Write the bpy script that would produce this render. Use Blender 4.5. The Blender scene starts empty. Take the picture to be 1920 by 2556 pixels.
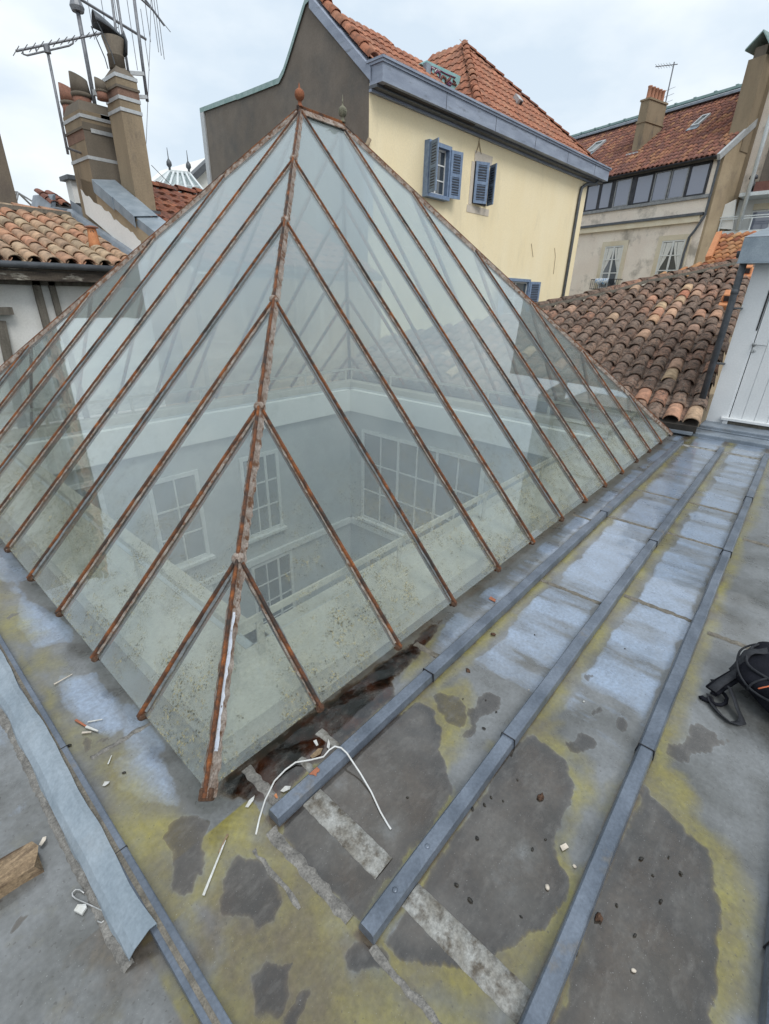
import bpy, math, random
import numpy as np
from mathutils import Vector, Matrix

random.seed(7)
SC = bpy.context.scene
COL = SC.collection
# ------------------------------------------------------------------ camera
# pose solved from the feet of the glazing bars, the hip joints and the vertical edges
CR = np.array([[0.6604156311009187, -0.7505050902437561, 0.02435782657173874],
               [-0.30107931650087927, -0.29437593871709655, -0.9070248353148505],
               [0.6878971139439755, 0.5916797412627712, -0.42037203094964415]])
CF = 1174.851
CP = np.array([-0.41674, -1.12073, 1.66875])
cam_d = bpy.data.cameras.new('camera')
cam = bpy.data.objects.new('camera', cam_d)
COL.objects.link(cam)
cam_d.sensor_fit = 'HORIZONTAL'
cam_d.sensor_width = 36.0
cam_d.lens = 36.0 * CF / 1920.0
cam_d.clip_start = 0.05
cam_d.clip_end = 3000
cam.matrix_world = Matrix(((CR[0][0], -CR[1][0], -CR[2][0], CP[0]),
                           (CR[0][1], -CR[1][1], -CR[2][1], CP[1]),
                           (CR[0][2], -CR[1][2], -CR[2][2], CP[2]), (0, 0, 0, 1)))
SC.camera = cam
# ------------------------------------------------------------------ sky, sun, exposure
SUN_EL, SUN_AZ = math.radians(52), math.radians(200)      # azimuth clockwise from +y
W = bpy.data.worlds.new('World')
SC.world = W
W.use_nodes = True
nt = W.node_tree
bg = nt.nodes['Background']
sky = nt.nodes.new('ShaderNodeTexSky')
sky.sky_type = 'NISHITA'
sky.sun_disc = False
sky.sun_elevation = SUN_EL
sky.sun_rotation = SUN_AZ
sky.air_density = 1.5
sky.dust_density = 4.0
tc = nt.nodes.new('ShaderNodeTexCoord')
mp = nt.nodes.new('ShaderNodeMapping')
mp.inputs['Scale'].default_value = (1.0, 1.0, 2.2)
nt.links.new(tc.outputs['Generated'], mp.inputs['Vector'])
cn = nt.nodes.new('ShaderNodeTexNoise')
cn.inputs['Scale'].default_value = 2.6
cn.inputs['Detail'].default_value = 6
cn.inputs['Roughness'].default_value = 0.5
nt.links.new(mp.outputs['Vector'], cn.inputs['Vector'])
cr = nt.nodes.new('ShaderNodeValToRGB')
cr.color_ramp.elements[0].position = 0.36
cr.color_ramp.elements[0].color = (0.64, 0.745, 0.85, 1)
cr.color_ramp.elements[1].position = 0.60
cr.color_ramp.elements[1].color = (0.93, 0.975, 1.0, 1)
nt.links.new(cn.outputs['Fac'], cr.inputs['Fac'])
sc_ = nt.nodes.new('ShaderNodeVectorMath')
sc_.operation = 'SCALE'
sc_.inputs['Scale'].default_value = 9.6
nt.links.new(cr.outputs['Color'], sc_.inputs[0])
mx = nt.nodes.new('ShaderNodeMix')
mx.data_type = 'RGBA'
mx.inputs[0].default_value = 0.93
nt.links.new(sky.outputs['Color'], mx.inputs[6])
nt.links.new(sc_.outputs['Vector'], mx.inputs[7])
nt.links.new(mx.outputs[2], bg.inputs['Color'])
bg.inputs['Strength'].default_value = 0.1
sd = bpy.data.lights.new('sun', 'SUN')
sd.energy = 1.4
sd.angle = math.radians(25)
sd.color = (1.0, 0.97, 0.93)
sun = bpy.data.objects.new('sun', sd)
COL.objects.link(sun)
_sv = Vector((math.sin(SUN_AZ) * math.cos(SUN_EL), math.cos(SUN_AZ) * math.cos(SUN_EL), math.sin(SUN_EL)))
sun.rotation_euler = _sv.to_track_quat('Z', 'Y').to_euler()
SC.view_settings.view_transform = 'Standard'
SC.view_settings.look = 'None'
SC.view_settings.exposure = 0.28
SC.view_settings.gamma = 1.0
SC.view_settings.use_curve_mapping = False
SC.render.engine = 'CYCLES'
SC.cycles.use_denoising = True
SC.cycles.max_bounces = 8
SC.cycles.diffuse_bounces = 4
SC.cycles.glossy_bounces = 3
SC.cycles.transparent_max_bounces = 24
SC.cycles.caustics_reflective = False
SC.cycles.caustics_refractive = False

# ------------------------------------------------------------------ pixel -> direction helpers
Z3 = np.array([0, 0, 1.0])
def A(*v): return np.array(v, float)
def ray(u, v): return CR.T @ np.array([(u - 960) / CF, (v - 1278) / CF, 1.0])
def onp(u, v, pt, n):
    d = ray(u, v)
    return CP + d * (np.dot(np.asarray(pt, float) - CP, n) / np.dot(d, n))
def onz(u, v, z=0.0): return onp(u, v, (0, 0, z), Z3)
def onx(u, v, x): return onp(u, v, (x, 0, 0), A(1, 0, 0))
def ony(u, v, y): return onp(u, v, (0, y, 0), A(0, 1, 0))
def unit(v):
    v = np.asarray(v, float)
    return v / np.linalg.norm(v)

class Face:
    """a vertical facade: ax runs to the right as seen from outside, n points outwards"""
    def __init__(self, pt, n):
        self.n = unit(n)
        self.ax = unit(np.cross(Z3, self.n))
        self.pt = np.asarray(pt, float)
    def sz(self, u, v, t=0.0):
        P = onp(u, v, self.pt + self.n * t, self.n)
        return float((P - self.pt) @ self.ax), float(P[2])
    def P(self, s, z, t=0.0):
        q = self.pt + self.ax * s + self.n * t
        return A(q[0], q[1], z)
    def rect(self, u0, v0, u1, v1, t=0.0):
        a = self.sz(u0, v0, t); b = self.sz(u1, v1, t)
        return min(a[0], b[0]), max(a[0], b[0]), min(a[1], b[1]), max(a[1], b[1])

# ------------------------------------------------------------------ mesh builder
WL = {}
class MB:
    def __init__(self): self.v = []; self.f = []
    def add(self, vs, fs):
        o = len(self.v)
        self.v += [tuple(map(float, p)) for p in vs]
        self.f += [tuple(i + o for i in q) for q in fs]
        return self
    def hexa(self, p):      # 4 bottom, 4 top
        return self.add(p, [(3, 2, 1, 0), (4, 5, 6, 7), (0, 1, 5, 4), (1, 2, 6, 5), (2, 3, 7, 6), (3, 0, 4, 7)])
    def box(self, x0, x1, y0, y1, z0, z1):
        return self.hexa([(x0, y0, z0), (x1, y0, z0), (x1, y1, z0), (x0, y1, z0), (x0, y0, z1), (x1, y0, z1), (x1, y1, z1), (x0, y1, z1)])
    def fbox(self, F, s0, s1, z0, z1, t0, t1):
        return self.hexa([F.P(s0, z0, t1), F.P(s1, z0, t1), F.P(s1, z0, t0), F.P(s0, z0, t0),
                          F.P(s0, z1, t1), F.P(s1, z1, t1), F.P(s1, z1, t0), F.P(s0, z1, t0)])
    def prism(self, poly, d):
        n = len(poly); d = np.asarray(d, float)
        P = [np.asarray(p, float) for p in poly]
        vs = P + [p + d for p in P]
        fs = [tuple(range(n - 1, -1, -1)), tuple(range(n, 2 * n))] + [(i, (i + 1) % n, n + (i + 1) % n, n + i) for i in range(n)]
        return self.add(vs, fs)
    def beam(self, a, b, w, h, up=(0, 0, 1), off=0.0, w2=None, h2=None):
        """bar from a to b; w across, h along up, sitting on the line (off shifts along up); can taper"""
        a = np.asarray(a, float); b = np.asarray(b, float)
        d = unit(b - a); s = unit(np.cross(d, np.asarray(up, float))); u = np.cross(s, d)
        w2 = w if w2 is None else w2; h2 = h if h2 is None else h2
        def q(p, w, h): return [p - s * w / 2 + u * off, p + s * w / 2 + u * off, p + s * w / 2 + u * (off + h), p - s * w / 2 + u * (off + h)]
        A_ = q(a, w, h); B_ = q(b, w2, h2)
        return self.hexa([A_[0], A_[1], B_[1], B_[0], A_[3], A_[2], B_[2], B_[3]])
    def tube(self, pts, r, n=8, cap=True):
        P = [np.asarray(p, float) for p in pts]
        rs = r if isinstance(r, (list, tuple)) else [r] * len(P)
        o = len(self.v); prev = None
        for i, p in enumerate(P):
            d = unit(P[min(i + 1, len(P) - 1)] - P[max(i - 1, 0)])
            if prev is None:
                ref = A(0, 0, 1) if abs(d[2]) < .9 else A(1, 0, 0)
                s = unit(np.cross(d, ref))
            else:
                s = unit(prev - d * (prev @ d))
            prev = s; t = np.cross(d, s)
            for k in range(n):
                a = 2 * math.pi * k / n
                self.v.append(tuple(p + (s * math.cos(a) + t * math.sin(a)) * rs[i]))
        for i in range(len(P) - 1):
            for k in range(n):
                a = o + i * n + k; b = o + i * n + (k + 1) % n
                self.f.append((a, b, b + n, a + n))
        if cap:
            self.f.append(tuple(o + k for k in range(n - 1, -1, -1)))
            self.f.append(tuple(o + (len(P) - 1) * n + k for k in range(n)))
        return self
    def lathe(self, c, prof, n=16, ax=Z3):
        """prof: list of (radius, height)"""
        c = np.asarray(c, float); ax = unit(ax)
        ref = A(1, 0, 0) if abs(ax[0]) < .9 else A(0, 1, 0)
        s = unit(np.cross(ax, ref)); t = np.cross(ax, s)
        o = len(self.v)
        for r, h in prof:
            for k in range(n):
                a = 2 * math.pi * k / n
                self.v.append(tuple(c + ax * h + (s * math.cos(a) + t * math.sin(a)) * r))
        for i in range(len(prof) - 1):
            for k in range(n):
                a = o + i * n + k; b = o + i * n + (k + 1) % n
                self.f.append((a, b, b + n, a + n))
        self.f.append(tuple(o + k for k in range(n - 1, -1, -1)))
        self.f.append(tuple(o + (len(prof) - 1) * n + k for k in range(n)))
        return self
    def sheet(self, G, thick=None):
        """G: rows x cols x 3 grid of points"""
        G = np.asarray(G, float); r, c = G.shape[:2]; o = len(self.v)
        self.v += [tuple(p) for p in G.reshape(-1, 3)]
        for i in range(r - 1):
            for j in range(c - 1):
                a = o + i * c + j
                self.f.append((a, a + 1, a + c + 1, a + c))
        return self
    def build(self, name, mat, parent=None, smooth=False, bevel=0.0, solid=0.0):
        V = np.array(self.v)
        lo = V.min(0); hi = V.max(0)
        org = A((lo[0] + hi[0]) / 2, (lo[1] + hi[1]) / 2, lo[2])
        me = bpy.data.meshes.new(name)
        me.from_pydata([tuple(p) for p in (V - org)], [], self.f)
        if mat is not None: me.materials.append(mat)
        if smooth:
            me.polygons.foreach_set('use_smooth', [True] * len(me.polygons))
        me.update()
        o = bpy.data.objects.new(name, me)
        COL.objects.link(o)
        put(o, org, parent)
        if solid:
            m = o.modifiers.new('solid', 'SOLIDIFY'); m.thickness = solid; m.offset = 0
        if bevel:
            m = o.modifiers.new('bevel', 'BEVEL'); m.width = bevel; m.segments = 2; m.limit_method = 'ANGLE'
        return o
def put(o, org, parent):
    org = np.asarray(org, float)
    o.location = tuple(org)
    WL[o.name] = org
    if parent is not None:
        o.parent = parent
        o.matrix_parent_inverse = Matrix.Translation(Vector(-WL[parent.name]))
def tag(o, label=None, cat=None, group=None, kind=None):
    if label: o['label'] = label
    if cat: o['category'] = cat
    if group: o['group'] = group
    if kind: o['kind'] = kind
    return o
def thing(name, label, cat, loc, group=None):
    o = bpy.data.objects.new(name, None)
    o.empty_display_size = 0.1
    COL.objects.link(o)
    put(o, loc, None)
    return tag(o, label, cat, group)

# ------------------------------------------------------------------ numpy noise (for stains and dents)
def _h(ix, iy, seed):
    n = (ix * 374761393 + iy * 668265263 + seed * 982451653) & 0xffffffff
    n = ((n ^ (n >> 13)) * 1274126177) & 0xffffffff
    return ((n ^ (n >> 16)) & 0xffff) / 65535.0
def vnoise(x, y, seed=0):
    x = np.asarray(x, float); y = np.asarray(y, float)
    ix = np.floor(x).astype(np.int64); iy = np.floor(y).astype(np.int64)
    fx = x - ix; fy = y - iy
    fx = fx * fx * (3 - 2 * fx); fy = fy * fy * (3 - 2 * fy)
    a = _h(ix, iy, seed); b = _h(ix + 1, iy, seed); c = _h(ix, iy + 1, seed); d = _h(ix + 1, iy + 1, seed)
    return (a * (1 - fx) + b * fx) * (1 - fy) + (c * (1 - fx) + d * fx) * fy
def fbm(x, y, seed=0, o=4):
    s = 0; a = .5; t = 0
    for k in range(o):
        s = s + a * vnoise(x * 2 ** k, y * 2 ** k, seed + k * 17); t += a; a *= .5
    return s / t
def sstep(e0, e1, x):
    t = np.clip((x - e0) / (e1 - e0), 0, 1)
    return t * t * (3 - 2 * t)
def sdf(px, py, poly):
    """signed distance to a polygon, negative inside"""
    P = np.asarray(poly, float); n = len(P)
    d = np.full(px.shape, 1e9); ins = np.zeros(px.shape, bool)
    for i in range(n):
        a = P[i]; b = P[(i + 1) % n]; e = b - a
        wx = px - a[0]; wy = py - a[1]
        t = np.clip((wx * e[0] + wy * e[1]) / (e @ e + 1e-12), 0, 1)
        d = np.minimum(d, np.hypot(wx - e[0] * t, wy - e[1] * t))
        c = ((a[1] > py) != (b[1] > py)) & (px < (b[0] - a[0]) * (py - a[1]) / (b[1] - a[1] + 1e-15) + a[0])
        ins ^= c
    return np.where(ins, -d, d)

# ------------------------------------------------------------------ materials
class N:
    def __init__(self, name):
        self.m = bpy.data.materials.new(name)
        self.m.use_nodes = True
        self.t = self.m.node_tree
        self.b = self.t.nodes['Principled BSDF']
        self.out = self.t.nodes['Material Output']
    def n(self, typ, **kw):
        x = self.t.nodes.new(typ)
        for k, v in kw.items(): setattr(x, k, v)
        return x
    def l(self, a, b): self.t.links.new(a, b)
    def s(self, sock, v):
        if hasattr(v, 'is_linked') or hasattr(v, 'links'): self.l(v, sock)
        else: sock.default_value = v
    def pos(self):
        if not hasattr(self, '_p'): self._p = self.n('ShaderNodeNewGeometry')
        return self._p.outputs['Position']
    def noise(self, scale, detail=4, rough=.55, vec=None, stretch=None):
        x = self.n('ShaderNodeTexNoise')
        x.inputs['Scale'].default_value = scale; x.inputs['Detail'].default_value = detail; x.inputs['Roughness'].default_value = rough
        v = vec or self.pos()
        if stretch:
            mpp = self.n('ShaderNodeMapping'); mpp.inputs['Scale'].default_value = stretch
            self.l(v, mpp.inputs['Vector']); v = mpp.outputs['Vector']
        self.l(v, x.inputs['Vector'])
        return x.outputs['Fac']
    def ramp(self, fac, a, b, c0=(0, 0, 0, 1), c1=(1, 1, 1, 1)):
        r = self.n('ShaderNodeValToRGB'); e = r.color_ramp.elements
        e[0].position = a; e[1].position = b; e[0].color = c4(c0); e[1].color = c4(c1)
        self.l(fac, r.inputs['Fac'])
        return r.outputs['Color']
    def mix(self, fac, a, b, blend='MIX'):
        x = self.n('ShaderNodeMix', data_type='RGBA', blend_type=blend)
        self.s(x.inputs[0], fac)
        self.s(x.inputs[6], c4(a) if isinstance(a, tuple) else a)
        self.s(x.inputs[7], c4(b) if isinstance(b, tuple) else b)
        return x.outputs[2]
    def math(self, op, a, b=0.0, clamp=False):
        x = self.n('ShaderNodeMath', operation=op); x.use_clamp = clamp
        self.s(x.inputs[0], a); self.s(x.inputs[1], b)
        return x.outputs[0]
    def bump(self, h, strength=.3, dist=.01):
        x = self.n('ShaderNodeBump'); x.inputs['Strength'].default_value = strength; x.inputs['Distance'].default_value = dist
        self.l(h, x.inputs['Height']); self.l(x.outputs['Normal'], self.b.inputs['Normal'])
    def fin(self, col=None, rough=None, metal=None, spec=None):
        if col is not None: self.s(self.b.inputs['Base Color'], c4(col) if isinstance(col, tuple) else col)
        if rough is not None: self.s(self.b.inputs['Roughness'], rough)
        if metal is not None: self.s(self.b.inputs['Metallic'], metal)
        if spec is not None: self.s(self.b.inputs['Specular IOR Level'], spec)
        return self.m
def c4(c): return tuple(c) + (1.0,) if len(c) == 3 else tuple(c)
def wm(name, c1, c2, scale=3.0, rough=.7, fine=40.0, famt=.25, c3=None, s3=1.2, t3=(.55, .7), bump=.2, bs=None, metal=0.0, stretch=None, lo=.35, hi=.65, spec=.4):
    """weathered surface: two tones by a large noise, a third in patches, fine speckle and relief"""
    k = N(name)
    f = k.ramp(k.noise(scale, 5, .6, stretch=stretch), lo, hi)
    col = k.mix(f, c1, c2)
    if c3: col = k.mix(k.ramp(k.noise(s3, 6, .65, stretch=stretch), *t3), col, c3)
    fn = k.noise(fine, 3, .6)
    v = k.ramp(fn, .25, .75, (1 - famt,) * 3, (1 + famt * .6,) * 3)
    col = k.mix(1.0, col, v, 'MULTIPLY')
    if bump: k.bump(k.noise(bs or fine * .7, 5, .6), bump, .01)
    return k.fin(col, rough, metal, spec)
# ------------------------------------------------------------------ material set
def m_zinc():
    k = N('zinc_stained')
    at = k.n('ShaderNodeAttribute', attribute_name='stain_shade')
    sep = k.n('ShaderNodeSeparateColor'); k.l(at.outputs['Color'], sep.inputs['Color'])
    al, we, ch = sep.outputs[0], sep.outputs[1], sep.outputs[2]
    br = at.outputs['Alpha']
    n1 = k.noise(9, 6, .65); n2 = k.noise(60, 4, .6); n3 = k.noise(220, 2, .5)
    def edge(v, a, b, amt=.55, nn=n1):
        return k.ramp(k.math('ADD', v, k.math('MULTIPLY', k.math('SUBTRACT', nn, .5), amt)), a, b)
    col = k.mix(k.ramp(k.noise(3.5, 5, .6), .35, .65), (.098, .100, .094), (.205, .216, .222))
    chn = k.noise(24, 6, .7, stretch=(1, .28, 1)); chalk_sky = k.math('MULTIPLY', edge(ch, .38, .56, .7, chn), k.math('ADD', k.math('MULTIPLY', edge(ch, .62, .95, .9, chn), .45), .5))
    chalk_sky = k.math('MULTIPLY', chalk_sky, k.math('MULTIPLY', k.ramp(k.noise(55, 5, .7), .30, .62, (.62, .62, .62), (1, 1, 1)), k.ramp(k.noise(6, 5, .65), .3, .6, (.6, .6, .6), (1, 1, 1))))
    col = k.mix(chalk_sky, col, (.30, .385, .52))  # pale blue: chalk together with painted sky reflection
    col = k.mix(k.math('MULTIPLY', edge(al, .20, .85, .8), k.math('MULTIPLY', k.ramp(k.noise(6, 6, .7), .30, .66, (.45, .45, .45), (1, 1, 1)), .88)), col, k.mix(k.ramp(k.noise(4, 5, .65), .35, .65), (.145, .118, .055), (.30, .262, .035)))
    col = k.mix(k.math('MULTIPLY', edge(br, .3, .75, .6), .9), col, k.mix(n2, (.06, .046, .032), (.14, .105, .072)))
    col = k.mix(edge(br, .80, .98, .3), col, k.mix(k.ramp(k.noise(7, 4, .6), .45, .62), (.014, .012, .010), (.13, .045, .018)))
    wet = edge(we, .38, .60, .50, k.math('ADD', k.math('MULTIPLY', k.noise(38, 6, .7), .6), k.math('MULTIPLY', k.noise(11, 5, .65), .4)))
    col = k.mix(wet, col, k.mix(k.math('MULTIPLY', k.ramp(k.noise(11, 6, .7, stretch=(1, 2, 1)), .50, .72), .55), k.mix(1.0, col, k.ramp(k.math('ADD', we, k.math('MULTIPLY', k.math('SUBTRACT', k.noise(5, 5, .65), .5), .5)), .60, 1.0, (.52, .455, .395), (.31, .262, .225)), 'MULTIPLY'), (.14, .132, .12)))
    col = k.mix(1.0, col, k.ramp(n2, .3, .7, (.82, .82, .82), (1.12, 1.12, 1.12)), 'MULTIPLY')
    col = k.mix(k.math('MULTIPLY', k.ramp(n3, .70, .76), .35), col, (.55, .56, .56))
    col = k.mix(k.math('MULTIPLY', k.ramp(k.noise(95, 2, .4), .68, .73), .5), col, (.06, .055, .05))
    k.bump(k.math('ADD', k.noise(9, 3, .5), k.math('MULTIPLY', n2, .15)), .10, .01)
    r = k.mix(wet, k.mix(k.noise(7, 4, .6), (.18, .18, .18), (.42, .42, .42)), (.10, .10, .10))
    k.s(k.b.inputs['Coat Weight'], k.math('ADD', k.math('MULTIPLY', wet, .5), k.math('ADD', k.math('MULTIPLY', chalk_sky, .5), .45), True)); k.b.inputs['Coat Roughness'].default_value = .07
    return k.fin(col, r, .18, .6)
MZ = m_zinc()
M_BATTEN = wm('zinc_batten', (.10, .122, .155), (.18, .212, .262), 6, .30, 90, .22, (.20, .18, .15), 5, (.60, .74), .12, 40, .3)
M_ZINC2 = wm('zinc_plain', (.19, .225, .265), (.29, .335, .39), 4, .42, 60, .2, (.17, .17, .165), 2.5, (.55, .75), .12, 25, .25)
M_ZINC_PALE = wm('zinc_pale', (.215, .265, .31), (.31, .365, .415), 5, .42, 80, .14, (.27, .30, .32), 3, (.58, .8), .1, 30, .2)
M_DECK = wm('deck_dark', (.05, .045, .04), (.08, .07, .06), 4, .8)
M_SEAL = wm('sealant_grey', (.15, .145, .135), (.28, .27, .25), 30, .85, 160, .4, None, bump=.8, bs=90)
M_JOINT = wm('joint_mortar', (.13, .12, .10), (.22, .20, .165), 25, .85, 140, .4, None, bump=.6, bs=90)
M_STRIP = wm('pale_flat_strip', (.35, .355, .34), (.20, .19, .165), 14, .6, 120, .4, (.10, .085, .065), 20, (.48, .64), .4, 80)
M_SEAM = wm('dark_shadow_seam', (.02, .02, .022), (.035, .035, .04), 20, .6)
M_RUST = wm('rusted_iron', (.06, .032, .022), (.30, .10, .028), 18, .8, 140, .45, (.045, .035, .03), 7, (.46, .62), .7, 120, .1)
M_RUST_D = wm('rusted_clip', (.07, .035, .02), (.14, .08, .05), 40, .85, 180, .5, (.25, .22, .2), 30, (.62, .7), .8, 120)
M_PUTTY = wm('flaking_putty', (.40, .36, .32), (.19, .155, .125), 26, .85, 160, .4, (.17, .085, .05), 34, (.52, .62), .9, 140)
M_PUTTY_HIP = wm('flaking_putty_hip', (.40, .35, .31), (.21, .155, .12), 20, .85, 150, .45, (.15, .075, .04), 26, (.50, .60), 1.0, 90)
M_LEAD = wm('grey_lead_flash', (.10, .115, .12), (.20, .215, .22), 30, .6, 140, .3, (.03, .03, .03), 30, (.6, .7), .4, 90)
M_FINIAL_R = wm('finial_rust', (.20, .065, .03), (.30, .11, .05), 20, .75, 120, .3, (.55, .5, .45), 7, (.66, .7), .3)
M_FINIAL_G = wm('finial_lichen', (.13, .13, .09), (.24, .23, .17), 30, .85, 140, .4, (.06, .05, .04), 20, (.55, .65), .5)
def m_glass():
    k = N('dirty_pane_glass')
    t = k.t
    lw = k.n('ShaderNodeLayerWeight'); lw.inputs['Blend'].default_value = .5
    f5 = k.math('POWER', lw.outputs['Facing'], 2.7)
    F = k.math('ADD', k.math('MULTIPLY', f5, .52), .045, True)
    sp = k.n('ShaderNodeSeparateXYZ'); k.l(k.pos(), sp.inputs[0])
    low = k.n('ShaderNodeMapRange'); low.inputs['From Min'].default_value = .95; low.inputs['From Max'].default_value = .12
    k.l(sp.outputs['Z'], low.inputs['Value'])
    low2 = k.math('POWER', low.outputs[0], 2.0)
    clump = k.ramp(k.noise(4.2, 5, .65), .43, .57)
    vo = k.n('ShaderNodeTexVoronoi'); vo.inputs['Scale'].default_value = 95; k.l(k.pos(), vo.inputs['Vector']); spk = k.math('MULTIPLY', k.ramp(vo.outputs['Distance'], .30, .46, (1, 1, 1), (0, 0, 0)), k.ramp(k.noise(22, 4, .6), .44, .62))
    lich = k.math('MULTIPLY', k.math('MULTIPLY', clump, k.math('ADD', k.math('MULTIPLY', spk, 1.3), .16)), k.math('POWER', low.outputs[0], 1.3), True)
    film = k.math('ADD', k.math('MULTIPLY', k.ramp(k.noise(2.2, 5, .6), .3, .75), .07), k.math('MULTIPLY', low2, .03))
    streak = k.math('MULTIPLY', k.ramp(k.noise(30, 3, .5, stretch=(1, .25, .25)), .62, .75), .10)
    hz = k.n('ShaderNodeMapRange', interpolation_type='SMOOTHSTEP'); hz.inputs['From Min'].default_value = .5; hz.inputs['From Max'].default_value = 2.4; hz.inputs['To Max'].default_value = .20; k.l(sp.outputs['Z'], hz.inputs['Value'])  # haze rising with height: milky film plus sky reflection put into the colour
    dirt_haze = k.math('ADD', k.math('ADD', k.math('ADD', film, .050), hz.outputs[0]), k.math('MULTIPLY', streak, low2))
    tr = k.n('ShaderNodeBsdfTransparent'); tr.inputs['Color'].default_value = (.935, .962, .948, 1)
    gl = k.n('ShaderNodeBsdfGlossy'); gl.inputs['Roughness'].default_value = .015; gl.inputs['Color'].default_value = (.93, .97, 1, 1)
    m1 = k.n('ShaderNodeMixShader'); k.l(F, m1.inputs[0]); k.l(tr.outputs[0], m1.inputs[1]); k.l(gl.outputs[0], m1.inputs[2])
    df = k.n('ShaderNodeBsdfDiffuse'); df.inputs['Color'].default_value = (.55, .62, .635, 1)
    tl = k.n('ShaderNodeBsdfTranslucent'); tl.inputs['Color'].default_value = (.52, .585, .60, 1)
    md = k.n('ShaderNodeMixShader'); md.inputs[0].default_value = .4; k.l(df.outputs[0], md.inputs[1]); k.l(tl.outputs[0], md.inputs[2])
    m2 = k.n('ShaderNodeMixShader'); k.l(dirt_haze, m2.inputs[0]); k.l(m1.outputs[0], m2.inputs[1]); k.l(md.outputs[0], m2.inputs[2])
    ld = k.n('ShaderNodeBsdfDiffuse'); k.l(k.mix(k.ramp(k.noise(60, 2, .5), .4, .6), (.32, .285, .155), (.06, .06, .042)), ld.inputs['Color'])
    m3 = k.n('ShaderNodeMixShader'); k.l(k.math('MULTIPLY', lich, .8), m3.inputs[0]); k.l(m2.outputs[0], m3.inputs[1]); k.l(ld.outputs[0], m3.inputs[2])
    k.l(m3.outputs[0], k.out.inputs['Surface'])
    return k.m
M_GLASS = m_glass()
def m_win(name, col, rough=.05, tint=.25):
    """window pane: reflective, dim behind"""
    k = N(name)
    k.b.inputs['Base Color'].default_value = c4(col)
    k.b.inputs['Roughness'].default_value = rough
    k.b.inputs['Specular IOR Level'].default_value = .9
    k.b.inputs['IOR'].default_value = 1.6
    k.bump(k.noise(1.5, 2, .5), .03, .02)
    return k.m
M_WIN = m_win('window_glass', (.045, .055, .065))
M_WIN_BLUE = m_win('verandah_glass', (.20, .22, .29))  # lighter blue base carries the reflection in the verandah panes
M_WIN_IN = m_win('court_window_glass', (.10, .118, .122), .15)
M_WIN_DIM = m_win('dim_court_glass', (.21, .235, .24), .2)
M_WHITE = wm('white_render', (.80, .805, .78), (.85, .855, .83), 1.6, .85, 40, .08, (.50, .50, .47), 1.1, (.6, .8), .15)
M_LEDGE = wm('ledge_plaster', (.40, .38, .31), (.50, .475, .40), 4, .85, 60, .2, (.27, .255, .21), 3, (.55, .75), .25)
M_COURT = wm('court_grey_render', (.40, .425, .43), (.49, .51, .51), 1.6, .85, 40, .08, (.38, .40, .39), 1.1, (.55, .8), .15)
M_WFRAME = wm('white_frame', (.62, .64, .63), (.72, .73, .72), 6, .6, 60, .1)
M_YELLOW = wm('yellow_render', (.86, .735, .48), (.89, .78, .54), 1.0, .9, 30, .07, (.70, .61, .42), .9, (.55, .8), .15, 60, stretch=(1, 1, .4))
M_GABLE = wm('grey_brown_render', (.16, .138, .115), (.205, .178, .15), 1.1, .95, 30, .15, (.125, .12, .11), 1.0, (.5, .75), .25, 50)
M_OCHRE = wm('ochre_render', (.34, .265, .175), (.42, .335, .225), 1.5, .95, 40, .15, (.25, .2, .15), 1.4, (.55, .75), .25, 60)
M_CHIM = wm('chimney_render', (.235, .185, .125), (.315, .25, .17), 2.0, .95, 50, .18, (.115, .10, .09), 2.2, (.56, .75), .3, 70, stretch=(1, 1, .35))
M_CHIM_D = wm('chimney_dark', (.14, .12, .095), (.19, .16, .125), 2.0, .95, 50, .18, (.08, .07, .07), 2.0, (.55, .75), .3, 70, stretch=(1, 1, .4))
M_BRICKBAND = wm('red_brick_band', (.20, .12, .09), (.25, .155, .115), 12, .9, 60, .3, None, bump=.4)
M_STEEL = wm('galvanised_band', (.42, .44, .45), (.52, .54, .55), 14, .45, 80, .15, None, metal=.3, bump=0)
M_MAST = wm('mast_grey', (.17, .18, .20), (.25, .26, .28), 20, .5, 80, .2, None, metal=.3, bump=0)
M_BLUEWOOD = wm('blue_grey_paint', (.15, .21, .32), (.22, .30, .43), 10, .65, 80, .2, (.12, .13, .15), 8, (.6, .75), .2)
M_FASCIA = wm('blue_grey_fascia', (.24, .28, .36), (.33, .38, .47), 3, .6, 60, .18, (.16, .18, .21), 5, (.58, .75), .15, stretch=(.4, .4, 2))
M_COPPER = wm('green_copper', (.22, .34, .32), (.33, .44, .43), 6, .6, 60, .15, None)
M_DARKWOOD = wm('dark_old_beam', (.055, .045, .04), (.16, .13, .10), 5, .9, 50, .4, (.42, .39, .33), 4, (.56, .62), .6, 60, stretch=(.5, 1, 2))
M_TIMBER = wm('grey_timber_post', (.10, .09, .075), (.17, .155, .13), 8, .9, 60, .3, None, bump=.5, stretch=(2, 2, .3))
M_HTW = wm('half_timber_plaster', (.60, .60, .57), (.70, .70, .68), 1.8, .9, 40, .1, (.44, .43, .40), 1.5, (.6, .8), .3)
M_PINK = wm('pink_render', (.79, .70, .61), (.85, .78, .69), 1.0, .95, 30, .12, (.42, .38, .33), 1.1, (.52, .68), .2)
M_PINKTRIM = wm('cream_stone_trim', (.62, .54, .40), (.68, .62, .49), 2, .85, 30, .12)
M_NAVY = wm('dark_verandah_frame', (.022, .024, .032), (.05, .052, .06), 6, .6, 60, .3)
M_FRAMEGREY = wm('grey_verandah_sash', (.20, .21, .22), (.30, .31, .32), 8, .6)
M_PIPE_D = wm('dark_pipe', (.075, .085, .095), (.12, .13, .145), 8, .5, 60, .2, metal=.2)
M_PIPE_W = wm('white_pipe', (.60, .66, .68), (.70, .74, .75), 6, .5)
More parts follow.
